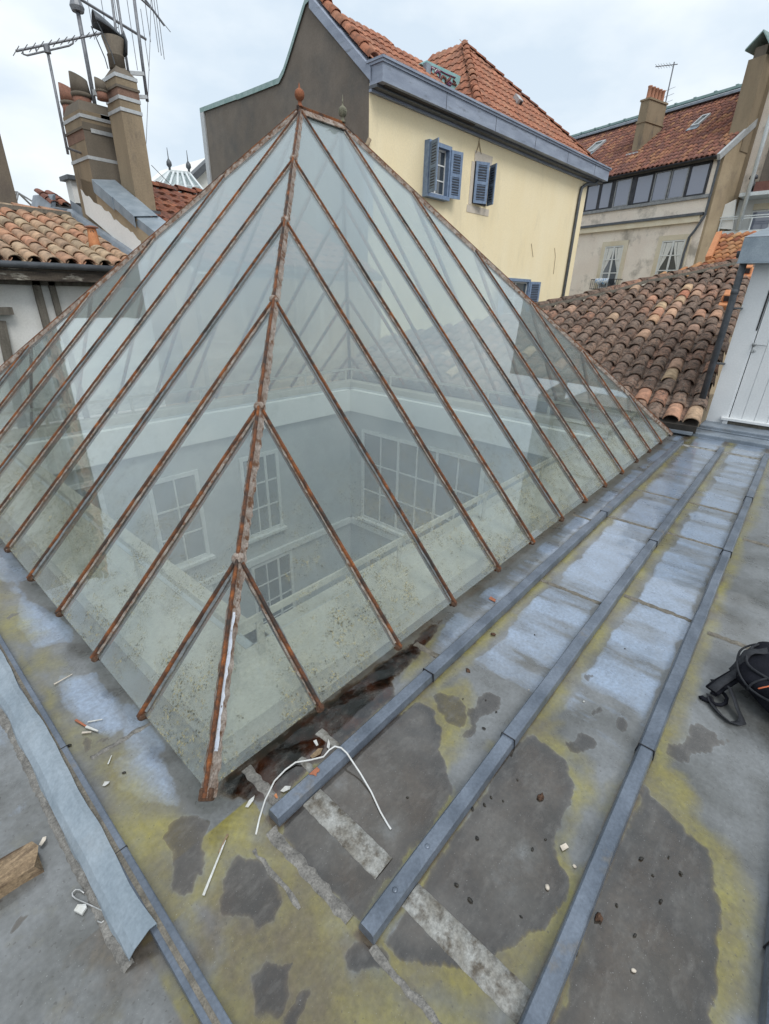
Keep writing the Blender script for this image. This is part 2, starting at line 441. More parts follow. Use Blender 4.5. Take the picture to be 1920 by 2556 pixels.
M_DOORW = wm('white_door_paint', (.74, .765, .78), (.79, .81, .82), 3, .55, 60, .06, (.5, .5, .48), 6, (.7, .8), .1)
M_CURTAIN = wm('white_curtain', (.62, .62, .58), (.75, .75, .72), 20, .9, stretch=(3, 3, .3))
M_BROWN = wm('brown_awning', (.16, .07, .06), (.21, .10, .08), 5, .8)
M_TERRA = wm('terracotta_new', (.50, .20, .09), (.58, .26, .12), 10, .8, 60, .2)
M_POT = wm('chimney_pot', (.24, .12, .085), (.30, .15, .105), 10, .85, 60, .3, (.13, .09, .08), 9, (.55, .7), .2)
M_POT2 = wm('faded_orange_pot', (.40, .19, .12), (.46, .23, .15), 10, .85, 60, .3, (.2, .13, .1), 9, (.55, .7), .2)
M_PLASTERCHIP = wm('patched_plaster', (.56, .50, .42), (.62, .56, .48), 10, .9, 60, .2)
M_GRASSGROUND = wm('street_ground', (.10, .10, .095), (.16, .155, .15), .3, .9)
M_WOOD = wm('weathered_wood', (.24, .17, .10), (.34, .25, .16), 16, .9, 120, .4, (.09, .06, .04), 14, (.52, .66), .7, 70, stretch=(.25, 1.2, 1.2))
M_WHITE_CABLE = wm('white_cable', (.66, .68, .68), (.60, .60, .58), 30, .5, 90, .1, bump=0)
M_FLAKE = wm('white_paint_flake', (.62, .63, .62), (.50, .50, .46), 60, .7, 90, .1)
M_CHIPRUST = wm('rust_flake', (.42, .15, .08), (.30, .12, .07), 60, .8, 90, .2)
M_PAINTGREY = wm('old_grey_paint', (.42, .46, .53), (.52, .55, .60), 20, .6, 90, .2, (.12, .10, .09), 30, (.60, .68), .3)
M_GRIT = wm('black_grit', (.012, .012, .012), (.05, .045, .035), 90, .6)
M_BLACK = wm('black_nylon', (.008, .009, .013), (.016, .017, .024), 8, .8, 300, .4, None, bump=.4, bs=400, spec=.12)
M_STRAP = wm('dark_grey_webbing', (.016, .018, .023), (.03, .033, .04), 30, .8, 300, .3, None, bump=.4, bs=300)
M_LOGO = wm('orange_print', (.45, .10, .035), (.50, .13, .05), 30, .7)
M_WIRE = wm('steel_wire', (.40, .41, .40), (.5, .5, .5), 40, .4, metal=.5, bump=0)
M_CLOTH = wm('blue_white_cloth', (.70, .74, .80), (.16, .36, .62), 14, .9, lo=.52, hi=.6)
M_TEAL = wm('teal_painted_panel', (.22, .44, .44), (.32, .52, .52), 3, .8)
M_PURPLE = wm('plum_paint_line', (.12, .05, .10), (.22, .06, .12), 9, .8)

def tile_mat(name, cols, lich=.0, lichcol=(.30, .29, .25), dark=(.05, .042, .038), rough=.85):
    k = N(name)
    g = k.n('ShaderNodeNewGeometry'); oi = k.n('ShaderNodeObjectInfo')
    r = k.math('FRACT', k.math('ADD', g.outputs['Random Per Island'], k.math('MULTIPLY', oi.outputs['Random'], 7.31)))
    rp = k.n('ShaderNodeValToRGB'); rp.color_ramp.interpolation = 'LINEAR'
    e = rp.color_ramp.elements
    while len(e) < len(cols): e.new(.5)
    for i, c in enumerate(cols):
        e[i].position = i / (len(cols) - 1); e[i].color = c4(c)
    k.l(r, rp.inputs['Fac'])
    col = rp.outputs['Color']
    col = k.mix(k.math('MULTIPLY', k.ramp(k.noise(7, 4, .6), .42, .68), .55), col, dark)
    if lich:
        col = k.mix(k.math('MULTIPLY', k.ramp(k.noise(16, 4, .6), .50, .60), lich), col, dark)
        col = k.mix(k.math('MULTIPLY', k.ramp(k.noise(38, 3, .55), .60, .67), lich), col, lichcol)
        col = k.mix(k.math('MULTIPLY', k.ramp(k.noise(5.5, 3, .6), .70, .76), lich * .7), col, (.42, .22, .03))
    col = k.mix(1.0, col, k.ramp(k.noise(60, 3, .6), .25, .75, (.75, .75, .75), (1.12, 1.12, 1.12)), 'MULTIPLY')
    k.bump(k.noise(45, 4, .6), .5, .008)
    return k.fin(col, rough, 0, .25)
MT_OLD = tile_mat('old_lichened_tile', [(.20, .13, .098), (.28, .185, .14), (.23, .165, .13), (.33, .21, .15), (.25, .18, .14), (.40, .22, .15), (.21, .15, .118), (.30, .205, .155)], .75)
MT_PALE = tile_mat('pale_replacement_tile', [(.56, .30, .20), (.62, .40, .27), (.44, .28, .21), (.64, .47, .30), (.52, .21, .13)], .12)
MT_LEFT = tile_mat('mixed_warm_tile', [(.62, .40, .25), (.54, .29, .185), (.40, .31, .22), (.58, .44, .29), (.46, .33, .23), (.62, .34, .22), (.36, .27, .19), (.60, .40, .26)], .10)
MT_RED = tile_mat('red_machine_tile', [(.44, .19, .115), (.50, .225, .14), (.40, .165, .10), (.38, .18, .12), (.48, .24, .15)], .18, (.30, .2, .12))
MT_RED2 = tile_mat('dull_red_tile', [(.30, .11, .065), (.38, .15, .085), (.26, .095, .06), (.24, .10, .07)], .45, (.32, .22, .12))
MT_PINK = tile_mat('brown_red_canal_tile', [(.36, .155, .115), (.28, .13, .10), (.32, .15, .12), (.25, .125, .105), (.42, .18, .125), (.52, .27, .15), (.31, .14, .11)], .22)
MT_ORANGE = tile_mat('orange_canal_tile', [(.46, .17, .08), (.54, .27, .12), (.38, .13, .07), (.58, .34, .17), (.30, .11, .065)], .05)
# ================================================================== the setting
g = MB().box(-600, 600, -600, 600, -12.4, -12.0).build('ground', M_GRASSGROUND)
tag(g, kind='structure')

# ---- stains, painted shade and sky sheen on the zinc, drawn where they lie
def gp(L, z=0.0): return [tuple(onz(u, v, z)[:2]) for u, v in L]
WET = [gp(p) for p in (
    # dark damp stretch between the first and second batten
    [(760, 1960), (830, 1890), (960, 1800), (1040, 1752), (1081, 1777), (1112, 1820), (1102, 1873), (1117, 1916), (1131, 1973), (1080, 2060), (1000, 2160), (900, 2290), (800, 2230), (700, 2080)],
    # between the second and third
    [(1290, 1850), (1330, 1828), (1381, 1877), (1416, 1900), (1435, 1962), (1431, 2008), (1397, 2070), (1385, 2116), (1392, 2150), (1413, 2199), (1410, 2245), (1353, 2320), (1272, 2378), (1200, 2420), (1000, 2400), (960, 2350), (1080, 2160), (1200, 1990)],
    # right of the third
    [(1612, 1950), (1653, 2008), (1717, 2078), (1774, 2124), (1800, 2205), (1803, 2286), (1795, 2400), (1786, 2494), (1786, 2620), (1360, 2620), (1480, 2250), (1560, 2060)],
    [(1083, 1740), (1110, 1728), (1140, 1740), (1163, 1765), (1168, 1790), (1152, 1812), (1120, 1800), (1090, 1775)],
    [(1168, 1778), (1190, 1768), (1195, 1740), (1220, 1728), (1245, 1742), (1247, 1765), (1225, 1785), (1200, 1790), (1170, 1840), (1155, 1838), (1175, 1800)],
    [(1725, 1808), (1745, 1806), (1765, 1825), (1792, 1830), (1795, 1848), (1818, 1850), (1815, 1862), (1785, 1862), (1760, 1882), (1735, 1880), (1715, 1897), (1685, 1896), (1664, 1880), (1668, 1860), (1695, 1856), (1720, 1850), (1722, 1830)],
    [(1440, 1826), (1465, 1830), (1484, 1850), (1478, 1872), (1440, 1880), (1424, 1876), (1412, 1858), (1435, 1850)],
    [(1537, 1790), (1560, 1795), (1565, 1812), (1550, 1826), (1535, 1818), (1530, 1800)],
    [(1488, 1765), (1500, 1760), (1503, 1775), (1496, 1792), (1488, 1785)],
    [(1465, 1685), (1482, 1682), (1484, 1690), (1470, 1702), (1463, 1695)],
    [(410, 2083), (439, 2046), (491, 2034), (523, 2055), (520, 2107), (515, 2150), (505, 2185), (491, 2182), (479, 2228), (450, 2240), (439, 2205), (445, 2159), (427, 2112)],
    [(560, 2187), (595, 2130), (641, 2135), (670, 2182), (707, 2245), (699, 2291), (653, 2315), (624, 2274), (554, 2286), (546, 2239)],
    [(621, 2424), (664, 2395), (722, 2407), (705, 2470), (699, 2534), (635, 2528), (618, 2470)],
    [(700, 2560), (730, 2500), (790, 2475), (745, 2530), (735, 2600), (700, 2620)],
    [(866, 2378), (905, 2350), (940, 2355), (965, 2378), (965, 2424), (901, 2430), (875, 2410)],
    [(208, 1868), (212, 1848), (226, 1838), (233, 1845), (226, 1870), (212, 1880)],
    [(240, 1850), (262, 1838), (280, 1842), (270, 1848), (252, 1852)],
    [(13, 1542), (30, 1530), (60, 1527), (40, 1537), (20, 1546)],
    [(15, 2325), (40, 2290), (70, 2275), (55, 2300), (20, 2330)],
)]
RUSTP = [gp([(540, 1965), (640, 1865), (800, 1765), (1000, 1622), (1100, 1545), (1085, 1575), (1020, 1660), (980, 1700), (985, 1735), (900, 1810), (800, 1900), (700, 1985), (640, 1995), (560, 1990)])]
ALG = [gp(p) for p in (
    [(1640, 1900), (1700, 1920), (1745, 1990), (1745, 2040), (1800, 2100), (1780, 2140), (1730, 2090), (1660, 2020), (1625, 1960)],
    [(1360, 1780), (1400, 1800), (1390, 1850), (1430, 1900), (1470, 1960), (1450, 2020), (1420, 2110), (1440, 2180), (1400, 2300), (1330, 2360), (1420, 2240), (1390, 2120), (1440, 1990), (1380, 1880), (1340, 1830)],
    [(1090, 1720), (1170, 1690), (1190, 1760), (1160, 1830), (1115, 1840), (1080, 1780)],
    [(980, 1620), (1100, 1560), (1080, 1640), (1010, 1700)],
    [(560, 2330), (760, 2360), (960, 2440), (1240, 2560), (1000, 2640), (600, 2640), (520, 2450)],
    [(300, 1880), (350, 1960), (450, 2160), (520, 2330), (560, 2420), (480, 2360), (380, 2170), (270, 1960)],
    [(30, 1600), (110, 1700), (150, 1760), (200, 1850), (150, 1820), (60, 1690)],
    [(330, 2380), (380, 2400), (370, 2480), (350, 2460)],
)]
CHK = [gp(p) for p in (
    [(50, 1480), (180, 1560), (190, 1600), (90, 1620), (40, 1560)],
    [(150, 1690), (230, 1680), (300, 1760), (330, 1810), (280, 1840), (200, 1800), (150, 1740)],
    [(290, 1900), (370, 1850), (430, 1930), (450, 2010), (360, 2000), (300, 1960)],
)]
B1N, B1F = A(.13, -.184, 0), A(6.58, -.132, 0)
B2N, B2F = A(.108, -.643, 0), A(6.62, -.575, 0)
B3N, B3F = A(-.15, -1.085, 0), A(6.70, -1.02, 0)
def by(b0, b1, x): return b0[1] + (b1[1] - b0[1]) * (x - b0[0]) / (b1[0] - b0[0])
def stain_shade(x, y):
    wx = x + .05 * (fbm(x * 14, y * 14, 3, 5) - .5) + .014 * (fbm(x * 70, y * 70, 13, 3) - .5); wy = y + .05 * (fbm(x * 14, y * 14, 9, 5) - .5) + .014 * (fbm(x * 70, y * 70, 19, 3) - .5)
    wet = np.zeros_like(x); alg = np.zeros_like(x); chk_sky = np.zeros_like(x); brn = np.zeros_like(x)
    for i, p in enumerate(WET):
        d = sdf(wx, wy, p)
        wv_ = sstep(.012, -.012, d) if i > 2 else sstep(.010, -.018, d) * (.66 + .34 * sstep(-.07, -.01, d) + .8 * (fbm(x * 8, y * 8, 55) - .45))
        wet = np.maximum(wet, np.clip(wv_, 0, 1))
        if i < 3:
            alg = np.maximum(alg, sstep(.15, .0, d) * sstep(-.05, .0, d) * sstep(.0, .3, fbm(x * 5, y * 5, 31) - .15))
            brn = np.maximum(brn, .62 * sstep(.01, -.05, d) * (.1 + 1.1 * fbm(x * 6, y * 6, 5)))
    for p in RUSTP:
        d = sdf(wx, wy, p)
        brn = np.maximum(brn, sstep(.03, -.02, d)); wet = np.maximum(wet, sstep(.02, -.02, d))
    for p in ALG:
        alg = np.maximum(alg, sstep(.05, -.06, sdf(wx, wy, p)))
    for p in CHK:
        chk_sky = np.maximum(chk_sky, sstep(.05, -.06, sdf(wx, wy, p)))
    tray = (y < -.02) & (x > .1)
    # yellow margins on the low side of each batten
    for b0, b1 in ((B1N, B1F), (B2N, B2F), (B3N, B3F)):
        t = by(b0, b1, x) - .028 - y
        w = .05 + .13 * fbm(x * 2.3, x * 0 + 4.4, 21)
        alg = np.maximum(alg, np.where((t > -.03), sstep(w, 0.0, np.abs(t)), 0) * sstep(.3, 1.1, x))
    # grime line along the batten feet, doubling as painted contact shadow
    for b0, b1 in ((B1N, B1F), (B2N, B2F), (B3N, B3F)):
        t = np.abs(by(b0, b1, x) - y) - .029
        brn = np.maximum(brn, .78 * (x > b0[0] - .02) * sstep(.016, .0, t + .014 * (fbm(x * 12, y * 12, 17) - .4)))
    # tray middles: sky reflection painted pale blue, with chalk streaks across the fall
    far = sstep(.9, 1.7, x + .5 * (fbm(x * 3, y * 3, 44) - .5))
    mid = np.zeros_like(x)
    for b0, b1, c0, c1 in ((B1N, B1F, B2N, B2F), (B2N, B2F, B3N, B3F)):
        ya = by(b0, b1, x) - .10; yb = by(c0, c1, x) + .03
        q = np.minimum(ya - y, y - yb)
        mid = np.maximum(mid, sstep(-.006, .022, q + .07 * (fbm(x * 7, y * 7, 8) - .5)))
    q = np.minimum(.02 - y, y - by(B1N, B1F, x) - .03)
    mid = np.maximum(mid, .9 * sstep(-.01, .04, q + .06 * (fbm(x * 5, y * 5, 12) - .5)))
    streak = fbm(x * 7.5, y * 1.7, 77, 4)
    chk_sky = np.maximum(chk_sky, mid * far * (.48 + .70 * sstep(.30, .66, streak)))
    # right-hand tray, greyer with a few blots
    rt = (y < -1.12)
    chk_sky = np.where(rt, .28 * sstep(.45, .65, fbm(x * 5, y * 5, 64)) + chk_sky * .3, chk_sky)
    # strip along the left eave: yellow near the long cover, chalk near the glass
    lf = (x < .1) & (y > -.2)
    alg = np.where(lf, np.maximum(alg, .8 * sstep(.0, -.16, x + .10 * (fbm(x * 4, y * 2.2, 52) - .5)) * sstep(.35, .6, fbm(x * 2, y * 1.4, 15) + .12)), alg)
    chk_sky = np.where(lf, np.maximum(chk_sky, sstep(.45, .62, fbm(x * 3 + 3, y * 2.4, 91)) * .7 * sstep(-.2, -.05, x)), chk_sky)
    # front area, dull with olive film
    fr = (x < .12) & (y < -.05)
    alg = np.where(fr, np.maximum(alg, .85 * sstep(.36, .62, fbm(x * 4, y * 4, 33)) + .10), alg)
    brn = np.where(fr, np.maximum(brn, .85 * fbm(x * 6, y * 6, 41)), brn)
    # grey sheets beyond the rail: dull, faintly blotched
    ls = x < -.33
    chk_sky = np.where(ls, .12 + .35 * sstep(.4, .7, fbm(x * 5, y * 5, 71)), chk_sky); alg = np.where(ls, alg * .2, alg)
    # shade below the overhanging glass painted brown, mixed with specks of dirt
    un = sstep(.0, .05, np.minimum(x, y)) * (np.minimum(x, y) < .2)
    brn = np.maximum(brn, un * (.25 + .6 * fbm(x * 9, y * 9, 23))); chk_sky = chk_sky * (1 - .7 * un)
    dry = 1 - .8 * wet * (brn > .05)
    return alg * dry, wet, chk_sky, brn

deck = tag(MB().box(-6.2, 7.2, -6.2, .12, -.30, -.012).build('zinc_roof', M_DECK), kind='structure')
deck2 = MB().box(-6.2, .12, .12, 6.9, -.30, -.012).build('roof_deck', M_DECK, deck)

def zsheet(x0, x1, y0, y1, step, z=0.0, amp=.0025, extra=None, name='zinc_sheet', sinvert=1.0):
    nx = max(2, int(round((x1 - x0) / step)) + 1); ny = max(2, int(round((y1 - y0) / step)) + 1)
    X, Y = np.meshgrid(np.linspace(x0, x1, nx), np.linspace(y0, y1, ny))
    H = z + amp * (fbm(X * 5, Y * 5, 3) - .5) * 2 + amp * .5 * (fbm(X * 17, Y * 17, 8) - .5)
    if extra is not None: H = H + extra(X, Y)
    mb = MB(); mb.sheet(np.dstack([X, Y, H]))
    o = mb.build(name, MZ, deck, smooth=True)
    al, we, ch, br = stain_shade(X.ravel(), Y.ravel())
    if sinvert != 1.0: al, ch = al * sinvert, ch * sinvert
    at = o.data.color_attributes.new('stain_shade', 'FLOAT_COLOR', 'POINT')
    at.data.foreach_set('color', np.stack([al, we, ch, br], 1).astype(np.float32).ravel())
    return o
def joint(x0, x1, y0, y1, z=.0, mat=None, name='joint_strip', h=.004):
    # ragged low strip
    along_y = (y1 - y0) > (x1 - x0)
    L = (y1 - y0) if along_y else (x1 - x0)
    n = max(6, int(L / .022)); G = []
    for i in range(n + 1):
        t = i / n; r = random.Random(int((x0 + y0) * 1e4) + i)
        a = r.uniform(-.006, .006); b = r.uniform(-.006, .006); hh = h * r.uniform(.7, 1.25)
        row = []
        for q, zz in ((0, -.002), (.12, hh), (.5, hh * 1.15), (.88, hh), (1, -.002)):
            if along_y: row.append((x0 + a + (x1 - x0 + b - a) * q, y0 + t * L, z + zz))
            else: row.append((x0 + t * L, y0 + a + (y1 - y0 + b - a) * q, z + zz))
        G.append(row)
    return MB().sheet(G).build(name, mat or M_JOINT, deck, smooth=True)

SPLITS = [(.10, .95, .009), (.95, 2.235, .012), (2.235, 3.58, .022), (3.58, 4.42, .03), (4.42, 6.95, .04)]
S2 = [(.10, .95, .009), (.95, 2.43, .012), (2.43, 3.59, .022), (3.59, 4.43, .03), (4.43, 6.95, .04)]
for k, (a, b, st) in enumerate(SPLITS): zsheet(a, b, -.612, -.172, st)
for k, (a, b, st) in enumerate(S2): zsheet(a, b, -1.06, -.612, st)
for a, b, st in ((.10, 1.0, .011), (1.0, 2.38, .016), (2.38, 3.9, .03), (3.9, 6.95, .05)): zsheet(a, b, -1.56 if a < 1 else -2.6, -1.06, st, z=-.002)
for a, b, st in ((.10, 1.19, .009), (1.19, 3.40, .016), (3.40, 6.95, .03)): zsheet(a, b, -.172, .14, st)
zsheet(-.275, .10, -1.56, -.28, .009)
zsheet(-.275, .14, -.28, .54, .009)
for a, b, st in ((.54, 1.6, .012), (1.6, 3.4, .02), (3.4, 6.2, .04)): zsheet(-.275, .14, a, b, st)
zsheet(-.95, -.275, -.75, .95, .011, z=-.004)
for q in ((-2.2, -.95, -.75, 3.2), (-.95, -.275, .95, 3.2), (-2.2, -.275, 3.2, 6.2), (-2.2, -.275, -2.2, -.75)):
    zsheet(q[0], q[1], q[2], q[3], .05, z=-.004)
zsheet(6.95, 7.18, -1.56, .14, .03)
for q in ((-6.1, -2.2, -6.1, 6.2), (-2.2, 7.1, -6.1, -2.6), (-2.2, -.275, -2.6, -2.2), (-.275, 1.0, -2.6, -1.56)): zsheet(q[0], q[1], q[2], q[3], .12, z=-.004)
# cross joints
for x, y0, y1 in ((2.235, -.58, -.20), (3.58, -.565, -.19), (4.42, -.555, -.18), (2.43, -1.04, -.66), (3.59, -1.03, -.64), (4.43, -1.025, -.63), (2.38, -1.54, -1.12), (3.9, -1.54, -1.11), (1.19, -.145, .02), (3.40, -.12, .04)):
    joint(x - .018, x + .018, y0, y1)
joint(-.20, .05, .525, .548, mat=M_SEAL, h=.003)
joint(.082, .125, -.58, -.20, mat=M_SEAL, h=.004, name='cracked_sealant')
joint(.02, .035, -.45, -.21, mat=M_SEAL, h=.0015, name='cracked_sealant')
joint(.09, .112, -1.06, -.67, mat=M_SEAL, h=.002, name='cracked_sealant')
joint(.16, .20, -.14, .06, mat=M_SEAL, h=.004, name='cracked_sealant')
# pale flat strips running under the battens
for x0, y0, y1 in ((.232, -.565, -.215), (.232, -1.05, -.672), (6.5, -.55, -.15), (6.5, -.99, -.60)):
    G = []
    for i in range(25):
        t = y0 + (y1 - y0) * i / 24
        e = .004 * math.sin(i * 1.7) + random.uniform(-.002, .002)
        G.append([(x0 + e * .3, t, 0), (x0 + .004 + e * .3, t, .004), (x0 + .05, t, .006), (x0 + .082 - e * .2, t, .004), (x0 + .085 - e * .2, t, 0)])
    MB().sheet(G).build('flat_strip', M_STRIP, deck, smooth=True)
joint(.46, .50, -.17, -.02, mat=M_STRIP, h=.004, name='flat_strip')
joint(.33, .36, -.16, -.06, mat=M_STRIP, h=.004, name='flat_strip')
# ---- battens: a wooden core capped with folded zinc, in lengths that lap
def batten(P0, P1, cuts, capmat=M_BATTEN):
    d = unit(P1 - P0); L = np.linalg.norm(P1 - P0); s = A(-d[1], d[0], 0)
    core = MB().beam(P0 + d * .004, P1 - d * .004, .044, .042, off=-.010).build('batten', M_DARKWOOD, deck)
    pts = [0.0] + [c for c in cuts] + [L]
    for i in range(len(pts) - 1):
        a, b = pts[i], pts[i + 1] + (.02 if i < len(pts) - 2 else 0)
        g_ = .0035 * (i % 2)
        wt, wb, h = .024 + g_ * .8, .029 + g_ * .8, .044 + g_
        prof = [(-wb, -.003), (-wb - .001, .012), (-wt - .001, h - .005), (-wt + .004, h), (wt - .004, h), (wt + .001, h - .005), (wb + .001, .012), (wb, -.003)]
        n = max(2, int((b - a) / .25)); G = []
        for j in range(n + 1):
            t = a + (b - a) * j / n
            w = .0012 * math.sin(t * 9 + P0[1] * 30)
            G.append([P0 + d * t + s * (x + w) + A(0, 0, z + .0008 * math.sin(t * 13)) for x, z in prof])
        mb = MB(); mb.sheet(G)
        k = len(prof)
        mb.f.append(tuple(range(k - 1, -1, -1))); mb.f.append(tuple(n * k + q for q in range(k)))
        mb.build('batten_cap', capmat, core)
        if i > 0:
            p = P0 + d * pts[i]
            q = [(-wb - .0035, -.002), (-wt - .0035, h + .001), (wt + .0035, h + .001), (wb + .0035, -.002)]
            m2 = MB(); m2.prism([p + s * x + A(0, 0, z) for x, z in q], d * .0035); m2.build('lap_shadow_seam', M_SEAM, core)  # dark strip standing in for the shadow line at the lap
    return core
bt1 = batten(B1N, B1F, [.90, 3.05, 3.42])
bt2 = batten(B2N, B2F, [.85, 3.0, 3.16, 5.6])
bt4 = batten(A(-.15, -1.548, 0), A(6.75, -1.48, 0), [1.0, 2.5, 4.2])
bt3 = batten(B3N, B3F, [1.44, 2.63, 3.62, 4.3, 5.0])
for x, y in ((.40, -.640), (.235, -.6415)):
    MB().lathe((x, y, .042), [(.0085, 0), (.0085, .003), (.006, .0055), (.002, .0065)], 12).build('rivet', M_BATTEN, bt2, smooth=True)
# rust breaking through the first cap
c = onz(785, 1925, .046); mb = MB(); pts = []
for i in range(13):
    a = 2 * math.pi * i / 13; r = .016 * (1 + .35 * math.sin(i * 2.3))
    pts.append(A(c[0] + r * 1.1 * math.cos(a), min(-.163, max(-.205, c[1] + r * math.sin(a))), .0446))
mb.prism(pts, (0, 0, .0012)).build('rust_blister', M_CHIPRUST, bt1)

# ---- long rolled cover and rail along the left
rail = MB().beam((-.272, -1.5, 0), (-.272, 4.4, 0), .05, .05, off=-.004).build('edge_rail', M_BATTEN, deck, bevel=.004)
MB().beam((-.274, -1.5, 0), (-.274, 4.4, 0), .014, .0012, off=.0462).build('dirt_line', M_JOINT, rail)
for y in (.62, .075): MB().beam((-.272, y, 0), (-.272, y + .003, 0), .053, .0495, off=-.002).build('lap_shadow_seam', M_SEAM, rail)
G = []
ys = np.linspace(-.205, 4.4, 120)
for y in ys:
    wv = .012 * (fbm(np.array([y * 4.2]), np.array([.3]), 5)[0] - .5) * 2 + .005 * math.sin(y * 11)
    s = 0
    xr = -.283 + wv
    cz = .010 * (fbm(np.array([y * 9.]), np.array([2.2]), 25)[0] - .5); cx = .012 * (fbm(np.array([y * 7.]), np.array([5.2]), 35)[0] - .5)
    row = [(-.366 + .004 * math.sin(y * 21), y, .002), (-.362 + cx, y, .018), (-.345 + cx, y, .036 + cz), (-.322 + cx, y, .050 - cz), (-.301 + wv * .4, y, .063 + cz * .5), (xr, y, .060), (xr - .001, y, .046)]
    G.append(row)
cov = MB().sheet(G).build('rolled_cover', M_ZINC_PALE, deck, smooth=False, solid=.0025)
G = []
for i, y in enumerate(np.linspace(-.215, 3.0, 240)):
    r = random.Random(i)
    a = .012 * (fbm(np.array([y * 9.]), np.array([.7]), 3)[0] - .5) + r.uniform(-.003, .003); b = r.uniform(-.002, .002); h = r.uniform(.002, .005)
    G.append([(-.388 + a, y, -.004), (-.383 + a, y, h), (-.374, y, h * 1.3), (-.360 + b, y, .006 + h), (-.354, y, .004)])
MB().sheet(G).build('cracked_sealant', M_SEAL, deck, smooth=True)
# ================================================================== the glass pyramid
EZ = .12; BX = .5; BY = .4868; BH = .49774; NX, NY = 13, 12
LX, LY = NX * BX, NY * BY
sk = thing('glass_skylight', 'big dirty glass pyramid skylight with rusty glazing bars rising from the zinc roof', 'skylight', (LX / 2, LY / 2, 0))
FEETX = {1: (800, 1763), 2: (1003, 1610), 3: (1139, 1507), 4: (1246, 1419), 5: (1329, 1352)}
def hip_pt(k): return A(k * BX, k * BY, EZ + k * BH)
AP1, AP2 = A(6 * BX, 6 * BY, EZ + 6 * BH), A(7 * BX, 6 * BY, EZ + 6 * BH)
# four faces as lists of (foot, top) of successive bars including the hips
def face_right():
    L = []
    for k in range(NX + 1):
        x = k * BX
        if k in FEETX: x = .5 * x + .5 * onz(*FEETX[k], EZ)[0]
        j = min(k, NX - k, 6)
        t = A(k * BX, j * BY, EZ + j * BH)
        L.append((A(x, 0, EZ), t))
    return L
def face_back(): return [(A(f[0], LY, EZ), A(t[0], LY - t[1], t[2])) for f, t in face_right()]
def face_left():
    L = []
    for k in range(NY + 1):
        j = min(k, NY - k)
        L.append((A(0, k * BY, EZ), A(j * BX, k * BY, EZ + j * BH)))
    return L
def face_far(): return [(A(LX, f[1], EZ), A(LX - t[0], t[1], t[2])) for f, t in face_left()]
nR = unit(A(0, -BH, BY)); nB = unit(A(0, BH, BY)); nL = unit(A(-BH, 0, BX)); nFx = unit(A(BH, 0, BX))
TH = .006
def pane(poly, n, name='glass_pane'):
    mb = MB(); mb.prism([p - n * TH for p in poly], n * TH)
    mb.build(name, M_GLASS, sk)
def tilted(mb, f, t, n, prof):
    """extrude a profile (x across, y along n) along the bar"""
    d = unit(t - f); s = unit(np.cross(d, n)); k = len(prof)
    L = np.linalg.norm(t - f); m = max(2, int(L / .35)); o = len(mb.v)
    for i in range(m + 1):
        p = f + (t - f) * i / m
        j = .0015 * math.sin(i * 2.1 + f[0] * 7 + f[1] * 5)
        for x, y in prof: mb.v.append(tuple(p + s * (x + j) + n * y))
    for i in range(m):
        for q in range(k):
            a = o + i * k + q; b = o + i * k + (q + 1) % k
            mb.f.append((a, b, b + k, a + k))
    mb.f.append(tuple(o + q for q in range(k - 1, -1, -1))); mb.f.append(tuple(o + m * k + q for q in range(k)))
def ragged(f, t, n, side, x0, x1, h, seed):
    """crumbling putty fillet beside a bar"""
    d = unit(t - f); s = unit(np.cross(d, n)) * side; L = np.linalg.norm(t - f); m = max(8, int(L / .03)); G = []
    r = random.Random(seed)
    for i in range(m + 1):
        p = f + (t - f) * i / m
        e = x1 + r.uniform(-.35, .25) * (x1 - x0); hh = h * r.uniform(.7, 1.1)
        G.append([p + s * x0 + n * hh, p + s * (x0 + e) / 2 + n * hh * .55, p + s * e + n * .0005])
    return G
RIDGE_GAP = .02
def bar(f, t, n, seed, foot=True, detail=True):
    d = unit(t - f)
    f2 = f - d * .018; t2 = t - d * .012
    mb = MB(); tilted(mb, f2, t2, n, [(-.008, -.03), (.008, -.03), (.0085, .012), (.006, .018), (.0, .020), (-.006, .018), (-.0085, .012)])
    b = mb.build('glazing_bar', M_RUST, sk, smooth=False)
    if detail:
        for side in (-1, 1):
            m2 = MB(); m2.sheet(ragged(f2 + d * .03, t2, n, side, .007, .018 if side > 0 else .015, .009, seed * 2 + side))
            m2.build('putty', M_PUTTY if (seed + side) % 3 else M_LEAD, b, smooth=True)
    if foot:
        c = f2; s = unit(np.cross(d, n)); r = random.Random(seed)
        m3 = MB(); ring = []
        for i in range(5):
            for q in range(8):
                a = 2 * math.pi * q / 8; rr = (.010, .019, .021, .018, .009)[i] * r.uniform(.82, 1.15)
                ring.append(c - d * (.012 - .009 * i) + s * math.cos(a) * rr + n * (math.sin(a) * rr * .9 - .004))
        fs = [tuple(range(7, -1, -1)), tuple(range(32, 40))]
        for i in range(4):
            for q in range(8): fs.append((i * 8 + q, i * 8 + (q + 1) % 8, (i + 1) * 8 + (q + 1) % 8, (i + 1) * 8 + q))
        m3.add(ring, fs); m3.build('foot_clip', M_RUST_D, b)
    return b
seed = 1
for lst, n, det in ((face_right(), nR, True), (face_left(), nL, True), (face_back(), nB, False), (face_far(), nFx, False)):
    for i in range(len(lst) - 1):
        (f0, t0), (f1, t1) = lst[i], lst[i + 1]
        poly = [f0, f1, t1, t0]
        if np.linalg.norm(t0 - f0) < 1e-6: poly = [f0, f1, t1]
        elif np.linalg.norm(t1 - f1) < 1e-6: poly = [f0, f1, t0]
        nn = np.cross(poly[1] - poly[0], poly[2] - poly[0])
        if nn @ n < 0: poly = poly[::-1]
        pane(poly, n)
    for i in range(1, len(lst) - 1):
        seed += 1
        bar(lst[i][0], lst[i][1], n, seed, foot=det, detail=det)
